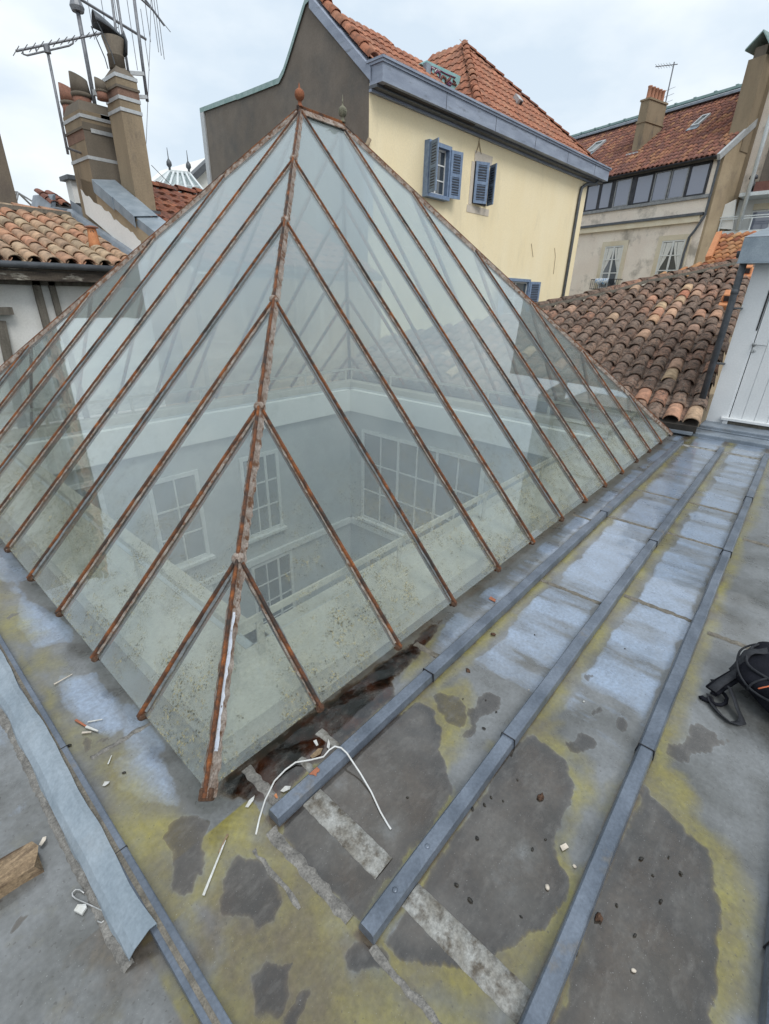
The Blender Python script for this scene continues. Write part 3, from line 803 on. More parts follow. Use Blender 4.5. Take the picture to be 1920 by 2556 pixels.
# hips and ridge
def hip(f, t, nA, nB_, det):
    d = unit(t - f); n = unit(nA + nB_); n = unit(n - d * (n @ d)); s = unit(np.cross(d, n))
    f2 = f - d * .02
    mb = MB(); tilted(mb, f2, t, n, [(-.008, -.03), (.008, -.03), (.008, .026), (.004, .032), (-.004, .032), (-.008, .026)])
    h = mb.build('hip_bar', M_RUST, sk)
    for side, nn in ((1, nA if (nA @ s) > 0 else nB_), (-1, nB_ if (nA @ s) > 0 else nA)):
        slope = unit(s * side - n * ((s * side) @ nn) / (n @ nn))
        m = max(10, int(np.linalg.norm(t - f2) / .022)) if det else 10; r = random.Random(int(f[0] * 10 + f[1] * 3 + side * 5)); G = []
        for i in range(m + 1):
            p = f2 + (t - f2) * i / m
            w = (.034 if side > 0 else .028) * (r.uniform(.84, 1.12) if det else 1)
            G.append([p + s * side * .008 + n * .024 * r.uniform(.85, 1.1), p + slope * w * .55 + n * .013, p + slope * w + n * .001])
        MB().sheet(G).build('putty', M_PUTTY_HIP, h, smooth=True)
    if det:
        for k in range(1, 6):
            p = hip_pt(k) + n * .012
            MB().lathe(p, [(.022, -.012), (.030, 0), (.024, .014), (.010, .022)], 9, n).build('joint_boss', M_PUTTY_HIP, h, smooth=True)
        # strip of grey paint left on the lower length
        a = f + d * .12; b = f + d * .62
        G = []
        r = random.Random(5)
        for i in range(26):
            p = a + (b - a) * i / 25
            G.append([p + s * .0105 + n * (.021 + r.uniform(-.002, .002)), p + s * .0125 + n * .016, p + s * (.020 + r.uniform(-.004, .003)) + n * .0135])
        MB().sheet(G).build('paint_strip', M_PAINTGREY, h, smooth=True)
        MB().beam(f2 - d * .01, f2 + d * .03, .045, .05, n, -.03).build('foot_clip', M_RUST_D, h, bevel=.006)
    return h
hip(A(0, 0, EZ), AP1, nL, nR, True)
hip(A(0, LY, EZ), AP1, nL, nB, False)
hip(A(LX, 0, EZ), AP2, nFx, nR, False)
hip(A(LX, LY, EZ), AP2, nFx, nB, False)
rb = MB().beam(AP1 - A(.03, 0, 0), AP2 + A(.03, 0, 0), .03, .04, off=.0).build('ridge_bar', M_RUST, sk, bevel=.004)
mb = MB()
for sgn in (-1, 1):
    mb.hexa([AP1 + A(0, sgn * .012, .012), AP2 + A(0, sgn * .012, .012), AP2 + A(0, sgn * .055, -.040), AP1 + A(0, sgn * .055, -.040),
             AP1 + A(0, sgn * .012, .020), AP2 + A(0, sgn * .012, .020), AP2 + A(0, sgn * .062, -.034), AP1 + A(0, sgn * .062, -.034)])
mb.build('ridge_flashing', M_PUTTY_HIP, rb)
def finial(P, mat, sc, spike):
    MB().lathe(P, [(.030, 0), (.022, .012), (.016, .022), (.016, .040), (.026, .048), (.038 * sc, .062), (.043 * sc, .080), (.042 * sc, .097), (.034 * sc, .113), (.020 * sc, .124), (.010, .129), (.008, .136), (.002, .136 + spike)], 18).build('finial', mat, sk, smooth=True)
finial(AP1 + A(0, 0, .03), M_FINIAL_R, 1.0, .03)
finial(AP2 + A(.02, 0, .03), M_FINIAL_G, .95, .075)
# curb, plaster ledge, lip and guard rail inside the glass
CI = .135; LI = .475
mb = MB()
for a, b, c_, d_ in ((CI, LX - CI, CI, CI + .05), (CI, LX - CI, LY - CI - .05, LY - CI), (CI, CI + .05, CI + .05, LY - CI - .05), (LX - CI - .05, LX - CI, CI + .05, LY - CI - .05)):
    mb.box(a, b, c_, d_, -.02, EZ)
curb = mb.build('curb', M_LEDGE, sk)
o0, o1 = CI + .05, LI
mb = MB(); zi, zo = .155, .125
ring = lambda k, z: [A(k, k, z), A(LX - k, k, z), A(LX - k, LY - k, z), A(k, LY - k, z)]
prof = [(o0, .115), (.36, .128), (.375, .150), (LI - .01, .158), (LI, .150), (LI, .05)]
R_ = [ring(k, z) for k, z in prof]
G = [[R_[i][j % 4] for j in range(5)] for i in range(len(prof))]
mb.sheet(G); mb.build('plaster_ledge', M_LEDGE, sk)
rr = [A(.39, .39, .345), A(LX - .39, .39, .345), A(LX - .39, LY - .39, .345), A(.39, LY - .39, .345)]
gr = MB()
for i in range(4):
    a, b = rr[i], rr[(i + 1) % 4]; d = unit(b - a)
    gr.beam(a - d * .02, b + d * .02, .012, .035, off=0)
gr = gr.build('guard_rail', M_LEDGE, sk)
for i in range(4):
    a, b = rr[i], rr[(i + 1) % 4]; L = np.linalg.norm(b - a); d = unit(b - a)
    for q in np.arange(.12, L, .98):
        p = a + d * q
        MB().beam(A(p[0], p[1], .145), A(p[0], p[1], .35), .035, .010, up=np.cross(Z3, d)).build('rail_post', M_LEDGE, gr)

# ================================================================== the light well below
z0 = -8.0
def well_wall(F, L, name='court_wall', bm=M_WHITE):
    """wall with white band on top; F.pt at the left end seen from inside"""
    w = MB().fbox(F, -.02, L + .02, z0, .06, -.25, 0).build(name, M_COURT)
    tag(w, kind='structure')
    b = MB().fbox(F, .0, L, -.34, .05, .0, .10).build('white_band', bm, w)
    return w
def court_window(F, w, s0, s1, z0_, z1_, cols, rows, sill=True, glass=None):
    fr = .06
    f = MB(); t0, t1 = -.02, .03
    f.fbox(F, s0, s1, z1_ - fr, z1_, t0, t1).fbox(F, s0, s1, z0_, z0_ + fr, t0, t1)
    f.fbox(F, s0, s0 + fr, z0_ + fr, z1_ - fr, t0, t1).fbox(F, s1 - fr, s1, z0_ + fr, z1_ - fr, t0, t1)
    cw = (s1 - s0 - 2 * fr) / cols; ch = (z1_ - z0_ - 2 * fr) / rows
    for i in range(1, cols):
        k = .045 if i % 2 == 0 else .022
        f.fbox(F, s0 + fr + i * cw - k / 2, s0 + fr + i * cw + k / 2, z0_ + fr, z1_ - fr, t0, t1 - .004)
    for j in range(1, rows):
        f.fbox(F, s0 + fr, s1 - fr, z0_ + fr + j * ch - .012, z0_ + fr + j * ch + .012, t0, t1 - .010)
    o = f.build('window', M_WFRAME, w)
    for i in range(cols):
        for j in range(rows):
            MB().fbox(F, s0 + fr + i * cw, s0 + fr + (i + 1) * cw, z0_ + fr + j * ch, z0_ + fr + (j + 1) * ch, .002, .008).build('pane', glass or M_WIN_IN, o)
    if sill: MB().fbox(F, s0 - .05, s1 + .05, z0_ - .05, z0_, 0, .09).build('sill', M_WFRAME, o)
k = LI + .10
Ffar = Face((LX - k, LY - k, 0), (-1, 0, 0)); Fbk = Face((k, LY - k, 0), (0, -1, 0))
Fnr = Face((LX - k, k, 0), (0, 1, 0)); Flf = Face((k, k, 0), (1, 0, 0))
wf = well_wall(Ffar, LY - 2 * k); wb_ = well_wall(Fbk, LX - 2 * k); wn = well_wall(Fnr, LX - 2 * k, bm=M_LEDGE); wl = well_wall(Flf, LY - 2 * k, bm=M_LEDGE)
court_window(Ffar, wf, .33, 3.0, -2.5, -.66, 6, 3)
court_window(Ffar, wf, .5, 2.6, -5.4, -3.3, 4, 4)
court_window(Fbk, wb_, 1.4, 2.15, -2.2, -.75, 2, 3, glass=M_WIN_DIM)
court_window(Fbk, wb_, 2.85, 3.6, -2.2, -.75, 3, 3, glass=M_WIN_DIM)
court_window(Fbk, wb_, 2.85, 3.75, -4.5, -2.75, 3, 4)
court_window(Fbk, wb_, 1.2, 2.1, -4.5, -2.75, 3, 4)
court_window(Fbk, wb_, .2, .85, -2.2, -.55, 2, 3, glass=M_WIN_DIM)
court_window(Flf, wl, 1.0, 2.2, -2.2, -.6, 3, 3)
court_window(Fnr, wn, 1.0, 2.2, -2.2, -.6, 3, 3)
tag(MB().box(k - .3, LX - k + .3, k - .3, LY - k + .3, z0 - .2, z0).build('court_floor', M_LEDGE), kind='structure')
for F_, L_, w_ in ((Ffar, LY - 2 * k, wf), (Fbk, LX - 2 * k, wb_)):
    MB().fbox(F_, 0.001, L_ - .001, -2.72, -2.60, 0, .06).build('string_course', M_WFRAME, w_)
# ================================================================== roof tiles
def mesh_of(mb, name, mat, smooth=True):
    me = bpy.data.meshes.new(name)
    me.from_pydata(mb.v, [], mb.f)
    me.materials.append(mat)
    if smooth: me.polygons.foreach_set('use_smooth', [True] * len(me.polygons))
    me.update()
    return me
def canal(w, L, h, mat, name='canal_tile', n=6, th=.014, lift=.018):
    """half-round cover tile, wide end at the bottom (y = 0), x across, z off the roof"""
    v = []; f = []
    for (y, k, dz) in ((0, 1.0, lift), (L, .80, 0.0)):
        for sc in (1.0, 1.0 - th / (w / 2)):
            for i in range(n + 1):
                a = math.pi * i / n
                v.append((-math.cos(a) * w / 2 * k * sc, y, math.sin(a) * h * k * (sc if sc == 1 else sc - .05) + dz - (.0 if sc == 1 else .002)))
    m = n + 1
    for i in range(n):
        f.append((i, i + 1, 2 * m + i + 1, 2 * m + i))            # outside
        f.append((m + i + 1, m + i, 3 * m + i, 3 * m + i + 1))    # inside
        f.append((i + 1, i, m + i, m + i + 1))                    # lip
    b = MB(); b.v = v; b.f = f
    return mesh_of(b, name, mat)
def machine(w, L, mat, name='machine_tile', th=.03):
    """flat interlocking tile: two shallow rolls, thick lip"""
    xs = [-.5, -.36, -.24, -.12, 0, .12, .24, .38, .5]; zs = [.020, .030, .020, .004, .002, .004, .022, .030, .016]
    v = []; f = []
    for y, dz in ((0, th), (L, .0)):
        for x, z in zip(xs, zs): v.append((x * w * 1.02, y, z + dz))
    for x, z in zip(xs, zs): v.append((x * w * 1.02, .004, z - .012))
    m = len(xs)
    for i in range(m - 1):
        f.append((i, i + 1, m + i + 1, m + i)); f.append((i + 1, i, 2 * m + i, 2 * m + i + 1))
    b = MB(); b.v = v; b.f = f
    return mesh_of(b, name, mat, smooth=False)
def inside(u, v, poly):
    c = False; n = len(poly)
    for i in range(n):
        a = poly[i]; b = poly[(i + 1) % n]
        if (a[1] > v) != (b[1] > v) and u < (b[0] - a[0]) * (v - a[1]) / (b[1] - a[1]) + a[0]: c = not c
    return c
class Slope:
    def __init__(self, O, U, V):
        self.O = np.asarray(O, float); self.U = unit(U); self.V = unit(V); self.N = unit(np.cross(self.U, self.V))
    def uv(self, px, py):
        P = onp(px, py, self.O, self.N) - self.O
        return float(P @ self.U), float(P @ self.V)
    def P(self, u, v, t=0.0): return self.O + self.U * u + self.V * v + self.N * t
def tile_field(S, poly, pu, pv, meshes, parent, name, limit=300, pick=None, jit=.006, rot=.02, u0=0.0, v0=0.0, stagger=0.0, seed=1, zoff=0.0):
    r = random.Random(seed)
    us = [p[0] for p in poly]; vs = [p[1] for p in poly]; cand = []
    i0, i1 = int(math.floor((min(us) - u0) / pu)) - 1, int(math.ceil((max(us) - u0) / pu)) + 1
    j0, j1 = int(math.floor((min(vs) - v0) / pv)) - 1, int(math.ceil((max(vs) - v0) / pv)) + 1
    for i in range(i0, i1):
        for j in range(j0, j1):
            u = u0 + i * pu + (stagger * pu if j % 2 else 0); v = v0 + j * pv
            if inside(u, v + pv * .5, poly): cand.append((i, j, u, v))
    cand.sort(key=lambda c: np.linalg.norm(S.P(c[2], c[3]) - CP))
    B = np.stack([S.U, S.V, S.N], 1); rest = MB(); rmat = None
    for k, (i, j, u, v) in enumerate(cand):
        me = meshes[pick(i, j, r)] if pick else meshes[0]
        P = S.P(u + r.uniform(-jit, jit), v + r.uniform(-jit, jit) * 1.5, zoff + r.uniform(0, jit * .6))
        a = r.uniform(-rot, rot); c_, s_ = math.cos(a), math.sin(a)
        Rm = B @ np.array([[c_, -s_, 0], [s_, c_, 0], [0, 0, 1]])
        if k < limit:
            o = bpy.data.objects.new(name, me); COL.objects.link(o)
            o.parent = parent; o.matrix_parent_inverse = Matrix.Translation(Vector(-WL[parent.name]))
            o.matrix_basis = Matrix(((Rm[0][0], Rm[0][1], Rm[0][2], P[0]), (Rm[1][0], Rm[1][1], Rm[1][2], P[1]), (Rm[2][0], Rm[2][1], Rm[2][2], P[2]), (0, 0, 0, 1)))
        else:
            rmat = me.materials[0]
            rest.add([Rm @ np.array(q.co) + P for q in me.vertices], [tuple(p.vertices) for p in me.polygons])
    if rest.v: tag(rest.build('roof_tiling', rmat, parent, smooth=True), kind='stuff')
def channels(S, poly, pu, pv, mat, parent, u0, w=.17, h=.05):
    """the hollow under-tiles between the covers, one joined piece"""
    mb = MB(); us = [p[0] for p in poly]; vs = [p[1] for p in poly]; n = 4
    for i in range(int(math.floor((min(us) - u0) / pu)) - 1, int(math.ceil((max(us) - u0) / pu)) + 1):
        for j in range(int(math.floor(min(vs) / pv)) - 1, int(math.ceil(max(vs) / pv)) + 1):
            u = u0 + (i + .5) * pu; v = j * pv
            if not inside(u, v + pv * .5, poly): continue
            G = []
            for y, dz, k in ((v - .02, .016, .92), (v + pv, .0, 1.0)):
                G.append([S.P(u - math.cos(math.pi * q / n) * w / 2 * k, y, dz + h * .75 - math.sin(math.pi * q / n) * h) for q in range(n + 1)])
            mb.sheet(G)
    return tag(mb.build('under_tile', mat, parent, smooth=True), kind='stuff')
def ridge_tiles(pts, mesh, parent, name, step, seed=3, up=0.0, rot=0.0):
    """half-round tiles laid along a polyline"""
    r = random.Random(seed)
    for a, b in zip(pts[:-1], pts[1:]):
        L = np.linalg.norm(b - a); d = unit(b - a); n = max(1, int(round(L / step)))
        s = unit(np.cross(d, Z3)); nn = np.cross(s, d)
        for i in range(n):
            p = a + d * (L * i / n) + nn * (up + r.uniform(-.01, .01)); an = r.uniform(-.05, .05) + rot
            ss = s * math.cos(an) + d * math.sin(an); dd = np.cross(nn, ss)
            o = bpy.data.objects.new(name, mesh); COL.objects.link(o)
            o.parent = parent; o.matrix_parent_inverse = Matrix.Translation(Vector(-WL[parent.name]))
            o.matrix_basis = Matrix(((ss[0], dd[0], nn[0], p[0]), (ss[1], dd[1], nn[1], p[1]), (ss[2], dd[2], nn[2], p[2]), (0, 0, 0, 1)))

# ================================================================== half-timbered house on the left
YL = 7.8
FL = Face((0, YL + .35, 0), (0, -1, 0))
hl = thing('half_timbered_house', 'half-timbered white house with warm mixed canal tiles and a blackened eaves beam', 'house', (1.8, YL + 1.6, -12))
a18 = math.radians(18)
SL = Slope(ony(100, 650, YL) + A(0, 0, -.03), (1, 0, 0), (0, math.cos(a18), math.sin(a18)))
xv = 3.55 - SL.O[0]
MB().box(-3.5, 3.72, YL + .35, YL + 3.3, -12, 1.86).build('wall', M_HTW, hl)
polyL = [(-5.5, -.02), (xv, -.02), (xv, 2.95), (-5.5, 2.95)]
mb = MB(); mb.prism([SL.P(u, v, -.02) for u, v in polyL], -SL.N * .10); mb.build('roof_deck', M_DECK, hl)
T_LEFT = canal(.205, .47, .082, MT_LEFT)
pL = .236
tile_field(SL, polyL, pL, .36, [T_LEFT], hl, 'canal_tile', 170, u0=xv - .10, jit=.009, rot=.03, seed=4)
channels(SL, polyL, pL, .36, MT_LEFT, hl, xv - .10)
RT_LEFT = canal(.24, .5, .10, MT_LEFT)
ridge_tiles([SL.P(-2.4, 2.93, .0), SL.P(xv - .05, 2.93, .0)], RT_LEFT, hl, 'ridge_tile', .42, up=.02)
MB().beam(SL.P(-5.4, 2.90, .02), SL.P(xv, 2.90, .02), .22, .07).build('ridge_mortar', M_JOINT, hl)
# gutter, beam, posts
MB().tube([A(-3.4, YL - .05, 1.905), A(3.6, YL - .05, 1.93)], .045, 10).build('gutter', M_PIPE_D, hl, smooth=True)
MB().box(-3.4, 3.62, YL - .015, YL + .02, 1.86, 1.95).build('gutter_board', M_DARKWOOD, hl)
bb = FL.rect(0, 660, 262, 700)
MB().box(-3.4, 3.6, YL + .02, YL + .36, 1.72, 1.88).build('eaves_beam', M_DARKWOOD, hl, bevel=.01)
MB().box(-3.4, 3.6, YL + .28, YL + .355, 1.66, 1.72).build('eaves_moulding', M_TIMBER, hl)
def post(p, q, w):
    a = ony(*p, YL + .33); b = ony(*q, YL + .33); b = a + (b - a) * 4
    MB().beam(b, a, w, .05, up=(0, -1, 0)).build('timber_post', M_TIMBER, hl)
post((86, 700), (120, 830), .105); post((125, 703), (155, 815), .085)
post((0, 800), (22, 905), .12)
P = ony(3, 772, YL + .30)
MB().box(P[0] - .5, P[0] + .12, YL + .2, YL + .37, P[2] - .07, P[2] + .03).build('window_sill', M_TIMBER, hl)
# terracotta vent standing on the tiles
pv = SL.P(*SL.uv(238, 622), .05)
tv = thing('roof_vent', 'small orange terracotta vent with a lid standing on warm canal tiles', 'vent', pv)
MB().lathe(pv - A(0, 0, .06), [(.10, 0), (.085, .10), (.07, .30), (.062, .32)], 14).build('vent_body', M_TERRA, tv, smooth=True)
MB().lathe(pv + A(0, 0, .255), [(.05, 0), (.11, .012), (.105, .03), (.03, .045)], 14).build('vent_lid', M_POT, tv, smooth=True)
d_ = unit(CP - pv); d_[2] = 0; d_ = unit(d_)
MB().lathe(pv + A(0, 0, .205) + d_ * .058, [(.025, 0), (.025, .012)], 10, d_).build('vent_hole', M_SEAM, tv)
# ---- rendered gable parapet with its two chimneys, behind the left roof
XP = 3.72
pp = thing('parapet_wall', 'ochre rendered parapet wall with folded zinc capping beside the warm tiled roof', 'wall', (XP + .15, 9, -12))
tops = [onx(235, 452, XP), onx(342, 545, XP), onx(400, 592, XP)]
poly = [A(XP, tops[0][1] + .6, -12), A(XP, tops[2][1] - .2, -12), A(XP, tops[2][1] - .2, tops[2][2] - .12), A(XP, tops[0][1], tops[0][2] - .03), A(XP, tops[0][1] + .6, tops[0][2] + .1)]
MB().prism(poly, (.34, 0, 0)).build('wall', M_OCHRE, pp)
# bare plaster at the foot
f0, f1 = onx(208, 500, XP), onx(356, 622, XP); n = 26; G = []
for i in range(n + 1):
    p = f0 + (f1 - f0) * i / n; h = .06 + .42 * float(fbm(np.array([i * .23]), np.array([1.7]), 6)[0]) + random.uniform(-.03, .03)
    G.append([A(XP - .006, p[1], p[2] - .22), A(XP - .006, p[1], p[2] - .05), A(XP - .005, p[1] + .01, p[2] + h * .6)])
MB().sheet(G).build('bare_plaster', M_WHITE, pp)
for i, (a, b) in enumerate(((tops[0], (tops[0] + tops[1]) / 2 + A(0, -.01, .0)), ((tops[0] + tops[1]) / 2, tops[1]), (tops[1] + A(.04, .05, .0), tops[2] + A(.04, -.3, -.12)))):
    d = unit(b - a); mb = MB()
    o = A(-.035, 0, .02 + .006 * (i % 2))
    prof = [A(0, 0, -.19 + .03 * i), A(0, 0, 0), A(.40, 0, .05), A(.44, 0, -.06)]
    G = [[a + o + q for q in prof], [b + o + q + A(-.01, 0, 0) for q in prof]]
    mb.sheet(G); mb.build('zinc_capping', M_ZINC_PALE, pp, solid=.012)
# flashing strip between tiles and wall
fa, fb = A(3.52, YL - .1, SL.P(0, -.1)[2] + .03), A(3.52, SL.P(0, 3.2)[1], SL.P(0, 3.2)[2] + .03)
G = []
for p in (fa, fb): G.append([p, p + A(.07, 0, -.02), p + A(.12, 0, .05), p + A(.205, 0, .07), p + A(.207, 0, .22)])
MB().sheet(G).build('valley_flashing', M_ZINC2, pp, solid=.006)

def chimney(name, label, xc, yc, w, dep, zb, zt, bands, brick, mat, group='rendered chimneys on the parapet'):
    """near corner (xc, yc); faces -x and -y"""
    c = thing(name, label, 'chimney', (xc + w / 2, yc + dep / 2, zb), group)
    MB().box(xc, xc + w, yc, yc + dep, zb - 1.0, zt).build('stack', mat, c)
    for zb_ in bands:
        e = .012; mb = MB()
        mb.box(xc - e, xc + w + e, yc - e, yc, zb_ - .025, zb_ + .025).box(xc - e, xc + w + e, yc + dep, yc + dep + e, zb_ - .025, zb_ + .025)
        mb.box(xc - e, xc, yc, yc + dep, zb_ - .025, zb_ + .025).box(xc + w, xc + w + e, yc, yc + dep, zb_ - .025, zb_ + .025)
        mb.build('steel_band', M_STEEL, c)
    for a, b in brick:
        mb = MB(); mb.box(xc - .004, xc + w + .004, yc - .004, yc + dep + .004, a, b); mb.build('brick_course', M_BRICKBAND, c)
        MB().box(xc - .02, xc + w + .02, yc - .02, yc + dep + .02, b, b + .035).build('drip_course', M_CHIM_D, c)
    return c
# tall single stack
X2 = 4.10; c0 = onx(345, 530, X2); Y2 = c0[1]
zt2 = onx(287, 180, X2)[2]; w2 = ony(337, 176, Y2)[0] - X2; d2 = onx(254, 182, X2)[1] - Y2
zz = lambda v, u: onx(u, v, X2)[2]
ch2 = chimney('chimney_stack', 'tall square rendered chimney with three steel bands and a slanted metal cowl', X2, Y2, w2, d2, c0[2] - .6, zt2, [zz(184, 287), zz(241, 296), zz(271, 301)], [(zz(240, 296), zz(216, 292))], M_CHIM)
MB().hexa([A(X2, Y2, zt2), A(X2 + w2, Y2, zt2), A(X2 + w2, Y2 + d2, zt2), A(X2, Y2 + d2, zt2)] + [A(X2 + w2 * .28, Y2 + d2 * .28, zt2 + .14), A(X2 + w2 * .72, Y2 + d2 * .28, zt2 + .14), A(X2 + w2 * .72, Y2 + d2 * .72, zt2 + .14), A(X2 + w2 * .28, Y2 + d2 * .72, zt2 + .14)]).build('sloped_cap', M_CHIM_D, ch2)
cc = A(X2 + w2 / 2, Y2 + d2 / 2, zt2 + .12)
MB().lathe(cc, [(.125, 0), (.125, .16), (.13, .165), (.13, .18), (.115, .20), (.17, .40)], 16).build('flue', M_CHIM_D, ch2, smooth=True)
hd = A(-.5, .25, 0)
G = []
for i in range(9):
    a = math.pi * (i / 8); ax = math.cos(a)
    row = []
    for q in range(5):
        t = q / 4
        row.append(cc + A(-.26 + .46 * t, .05 * t, .50 - .10 * t * t) + A(.10 * ax * .4, ax * .17, math.sin(a) * (.06 + .10 * (1 - t))) + A(.05 * t * ax, 0, 0))
    G.append(row)
MB().sheet(G).build('cowl', M_PIPE_D, ch2, smooth=True, solid=.008)
G = []
for i in range(7):
    a = -math.pi / 2 + math.pi * i / 6
    G.append([cc + A(.10 + .07 * math.cos(a), .17 * math.sin(a), .22), cc + A(.13 + .07 * math.cos(a), .17 * math.sin(a), .38), cc + A(.12 + .04 * math.cos(a), .15 * math.sin(a), .50)])
MB().sheet(G).build('cowl_back', M_PIPE_D, ch2, smooth=True, solid=.008)
for yy in (-.14, .14): MB().tube([cc + A(-.26, yy * .9, .50), cc + A(-.12, yy, .15), cc + A(-.10, yy, .02)], .008, 6).build('cowl_stay', M_PIPE_D, ch2)
MB().box(X2 - .05, X2 + w2 + .05, Y2 - .05, Y2 + d2, c0[2] - .06, c0[2] + .06).build('base_flashing', M_PIPE_D, ch2)
G = [[A(X2 - .10, Y2 - .35, c0[2] - .30), A(X2 + w2 + .3, Y2 - .35, c0[2] - .30)], [A(X2 - .10, Y2 + .02, c0[2] - .07), A(X2 + w2 + .12, Y2 + .02, c0[2] - .07)]]
MB().sheet(G).build('lead_apron', M_ZINC2, ch2, solid=.01)
# wide double stack
X1 = XP; c1 = onx(232, 450, X1); Y1 = c1[1]
zt1 = onx(203, 268, X1)[2]; d1 = onx(158, 300, X1)[1] - Y1
zz = lambda v, u: onx(u, v, X1)[2]
ch1 = chimney('chimney_stack', 'broad rendered double chimney carrying two cut clay pots and steel bands', X1, Y1, 1.0, d1, c1[2] - .5, zt1, [zz(283, 206), zz(390, 225)], [(zz(345, 217), zz(318, 213))], M_CHIM)
MB().box(X1 + .12, X1 + 1.02, Y1 - .026, Y1 - .021, zz(318, 213) - .03, zz(318, 213) + .03).build('steel_band', M_STEEL, ch1)
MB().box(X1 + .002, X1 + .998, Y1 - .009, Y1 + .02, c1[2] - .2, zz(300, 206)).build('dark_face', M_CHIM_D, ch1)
z = zt1
MB().hexa([A(X1, Y1, z), A(X1 + 1, Y1, z), A(X1 + 1, Y1 + d1, z), A(X1, Y1 + d1, z), A(X1 + .06, Y1 + .1, z + .16), A(X1 + .94, Y1 + .1, z + .16), A(X1 + .94, Y1 + d1 - .1, z + .16), A(X1 + .06, Y1 + d1 - .1, z + .16)]).build('sloped_cap', M_CHIM_D, ch1)
for k, (px, py, sc) in enumerate(((175, 262, 1.0), (206, 252, 1.08), (258, 252, .6))):
    P = onx(px, py, X1 + .25); P[2] = z + .10
    cp = thing('chimney_pot', ('red clay chimney pot cut slantwise, left of a darker one', 'dark clay chimney pot cut slantwise, right of a redder one', 'low dark chimney pot half hidden by the tall stack')[k], 'chimney pot', P, 'pots on the double chimney')
    mat = (M_POT, M_CHIM_D, M_CHIM_D)[k]
    MB().lathe(P, [(.15 * sc, 0), (.13 * sc, .10 * sc), (.14 * sc, .18 * sc)], 14).build('pot_neck', M_POT, cp, smooth=True)
    MB().lathe(P, [(.145 * sc, .16 * sc), (.155 * sc, .20 * sc), (.145 * sc, .22 * sc)], 14).build('pot_collar', M_CHIM_D, cp, smooth=True)
    G = []
    for i in range(15):
        a = 2 * math.pi * i / 14; top = (.44 + .045 * math.cos(a - 2.6)) * sc
        G.append([P + A(math.cos(a) * .135 * sc, math.sin(a) * .135 * sc, .2 * sc), P + A(math.cos(a) * .112 * sc, math.sin(a) * .112 * sc, top)])
    MB().sheet(G).build('pot_hood', mat, cp, smooth=True, solid=.02)
# aerials
def aerial(name, label, base, top, r, boom, els, group='television aerials by the chimneys'):
    t = thing(name, label, 'aerial', base, group)
    MB().tube([base, top], r, 8).build('mast', M_MAST, t, smooth=True)
    for a, b, rb_ in boom: MB().tube([a, b], rb_, 6).build('boom', M_MAST, t)
    for a, b in els: MB().tube([a, b], .006, 5).build('element', M_MAST, t)
    return t
YA = Y1 + .3
# yagi on the left mast
b_, t_ = ony(170, 385, YA - .2), ony(117, 120, YA - .2)
b0, b1 = ony(40, 127, YA - .2), ony(285, 76, YA - .2)
els = []
for i in range(14):
    p = b0 + (b1 - b0) * (i / 13); e = A(.04, .30, .02) * (1 - .3 * i / 13)
    els.append((p - e, p + e))
c0_, c1_ = ony(62, 138, YA - .2), ony(180, 112, YA - .2)
ya = aerial('yagi_aerial', 'long horizontal aerial with many short rods on a thin mast left of the chimneys', b_, t_, .022, [(b0, b1, .018)], els)
MB().tube([ony(56, 124, YA - .2), ony(58, 135, YA - .2), ony(68, 138, YA - .2), ony(172, 114, YA - .2), ony(182, 108, YA - .2), ony(184, 95, YA - .2)], .014, 6).build('boom_truss', M_MAST, ya, smooth=True)
MB().tube([ony(88, 116, YA - .2), ony(92, 131, YA - .2)], .012, 6).build('boom_strut', M_MAST, ya)
MB().lathe(t_ - A(0, 0, .06), [(.05, 0), (.05, .10)], 8).build('clamp', M_MAST, ya)
P_ = ony(165, 368, YA - .2)
MB().tube([P_, A(X1 + .02, YA - .0, P_[2])], .02, 6).build('wall_bracket', M_MAST, ya)
# main mast between the stacks, with the long boom
b_, t_ = ony(244, 300, YA), ony(190, 5, YA)
e0, e1 = ony(175, -18, YA), ony(365, 98, YA)
els = []
for i, L in enumerate((.55, .5, .5, .45, .45)):
    p = e0 + (e1 - e0) * (.22 + .19 * i); els.append((p + A(0, 0, -.45 - .1 * (i % 2)), p + A(0, 0, .4)))
ae = aerial('tall_aerial', 'stout aerial mast bracketed to the double chimney with a long slanting boom', b_, t_, .035, [(e0, e1, .022)], els)
MB().lathe(t_ - A(0, 0, .12), [(.09, 0), (.11, .06), (.08, .14)], 10).build('clamp', M_MAST, ae)
MB().box(b_[0] - .06, b_[0] + .45, YA - .3, YA - .24, b_[2] - .05, b_[2] + .03).build('wall_bracket', M_STEEL, ae)
MB().box(b_[0] - .10, b_[0] + .40, YA - .3, YA - .24, b_[2] + .28, b_[2] + .36).build('wall_bracket', M_STEEL, ae)
MB().box(b_[0] - .03, b_[0] + .03, YA - .26, YA, b_[2], b_[2] + .05).build('bracket_arm', M_STEEL, ae)
for k, (px0, py0, px1, py1, lab) in enumerate(((291, 120, 272, -60, 'plain pole rising behind the slanted cowl'), (318, 168, 284, -60, 'plain pole rising just right of the slanted cowl'))):
    YY = Y2 + d2 + .06
    b_, t_ = ony(px0, py0, YY), ony(px1, py1, YY); b_[2] -= .6
    m = thing('aerial_pole', 'grey ' + lab, 'pole', b_, 'television aerials by the chimneys')
    MB().tube([b_, t_], .022, 8).build('mast', M_MAST, m, smooth=True)
YY = Y2 + .15
b_, t_ = ony(368, 253, YY), ony(330, -40, YY)
e0, e1 = ony(352, -15, YY + .3), ony(411, 64, YY + .3)
els = [(e0 + (e1 - e0) * f + A(0, 0, -.55), e0 + (e1 - e0) * f + A(0, 0, .30)) for f in (.15, .5, .62, .75)] + [(e0 + (e1 - e0) * .45, ony(426, 80, YY + .3))]
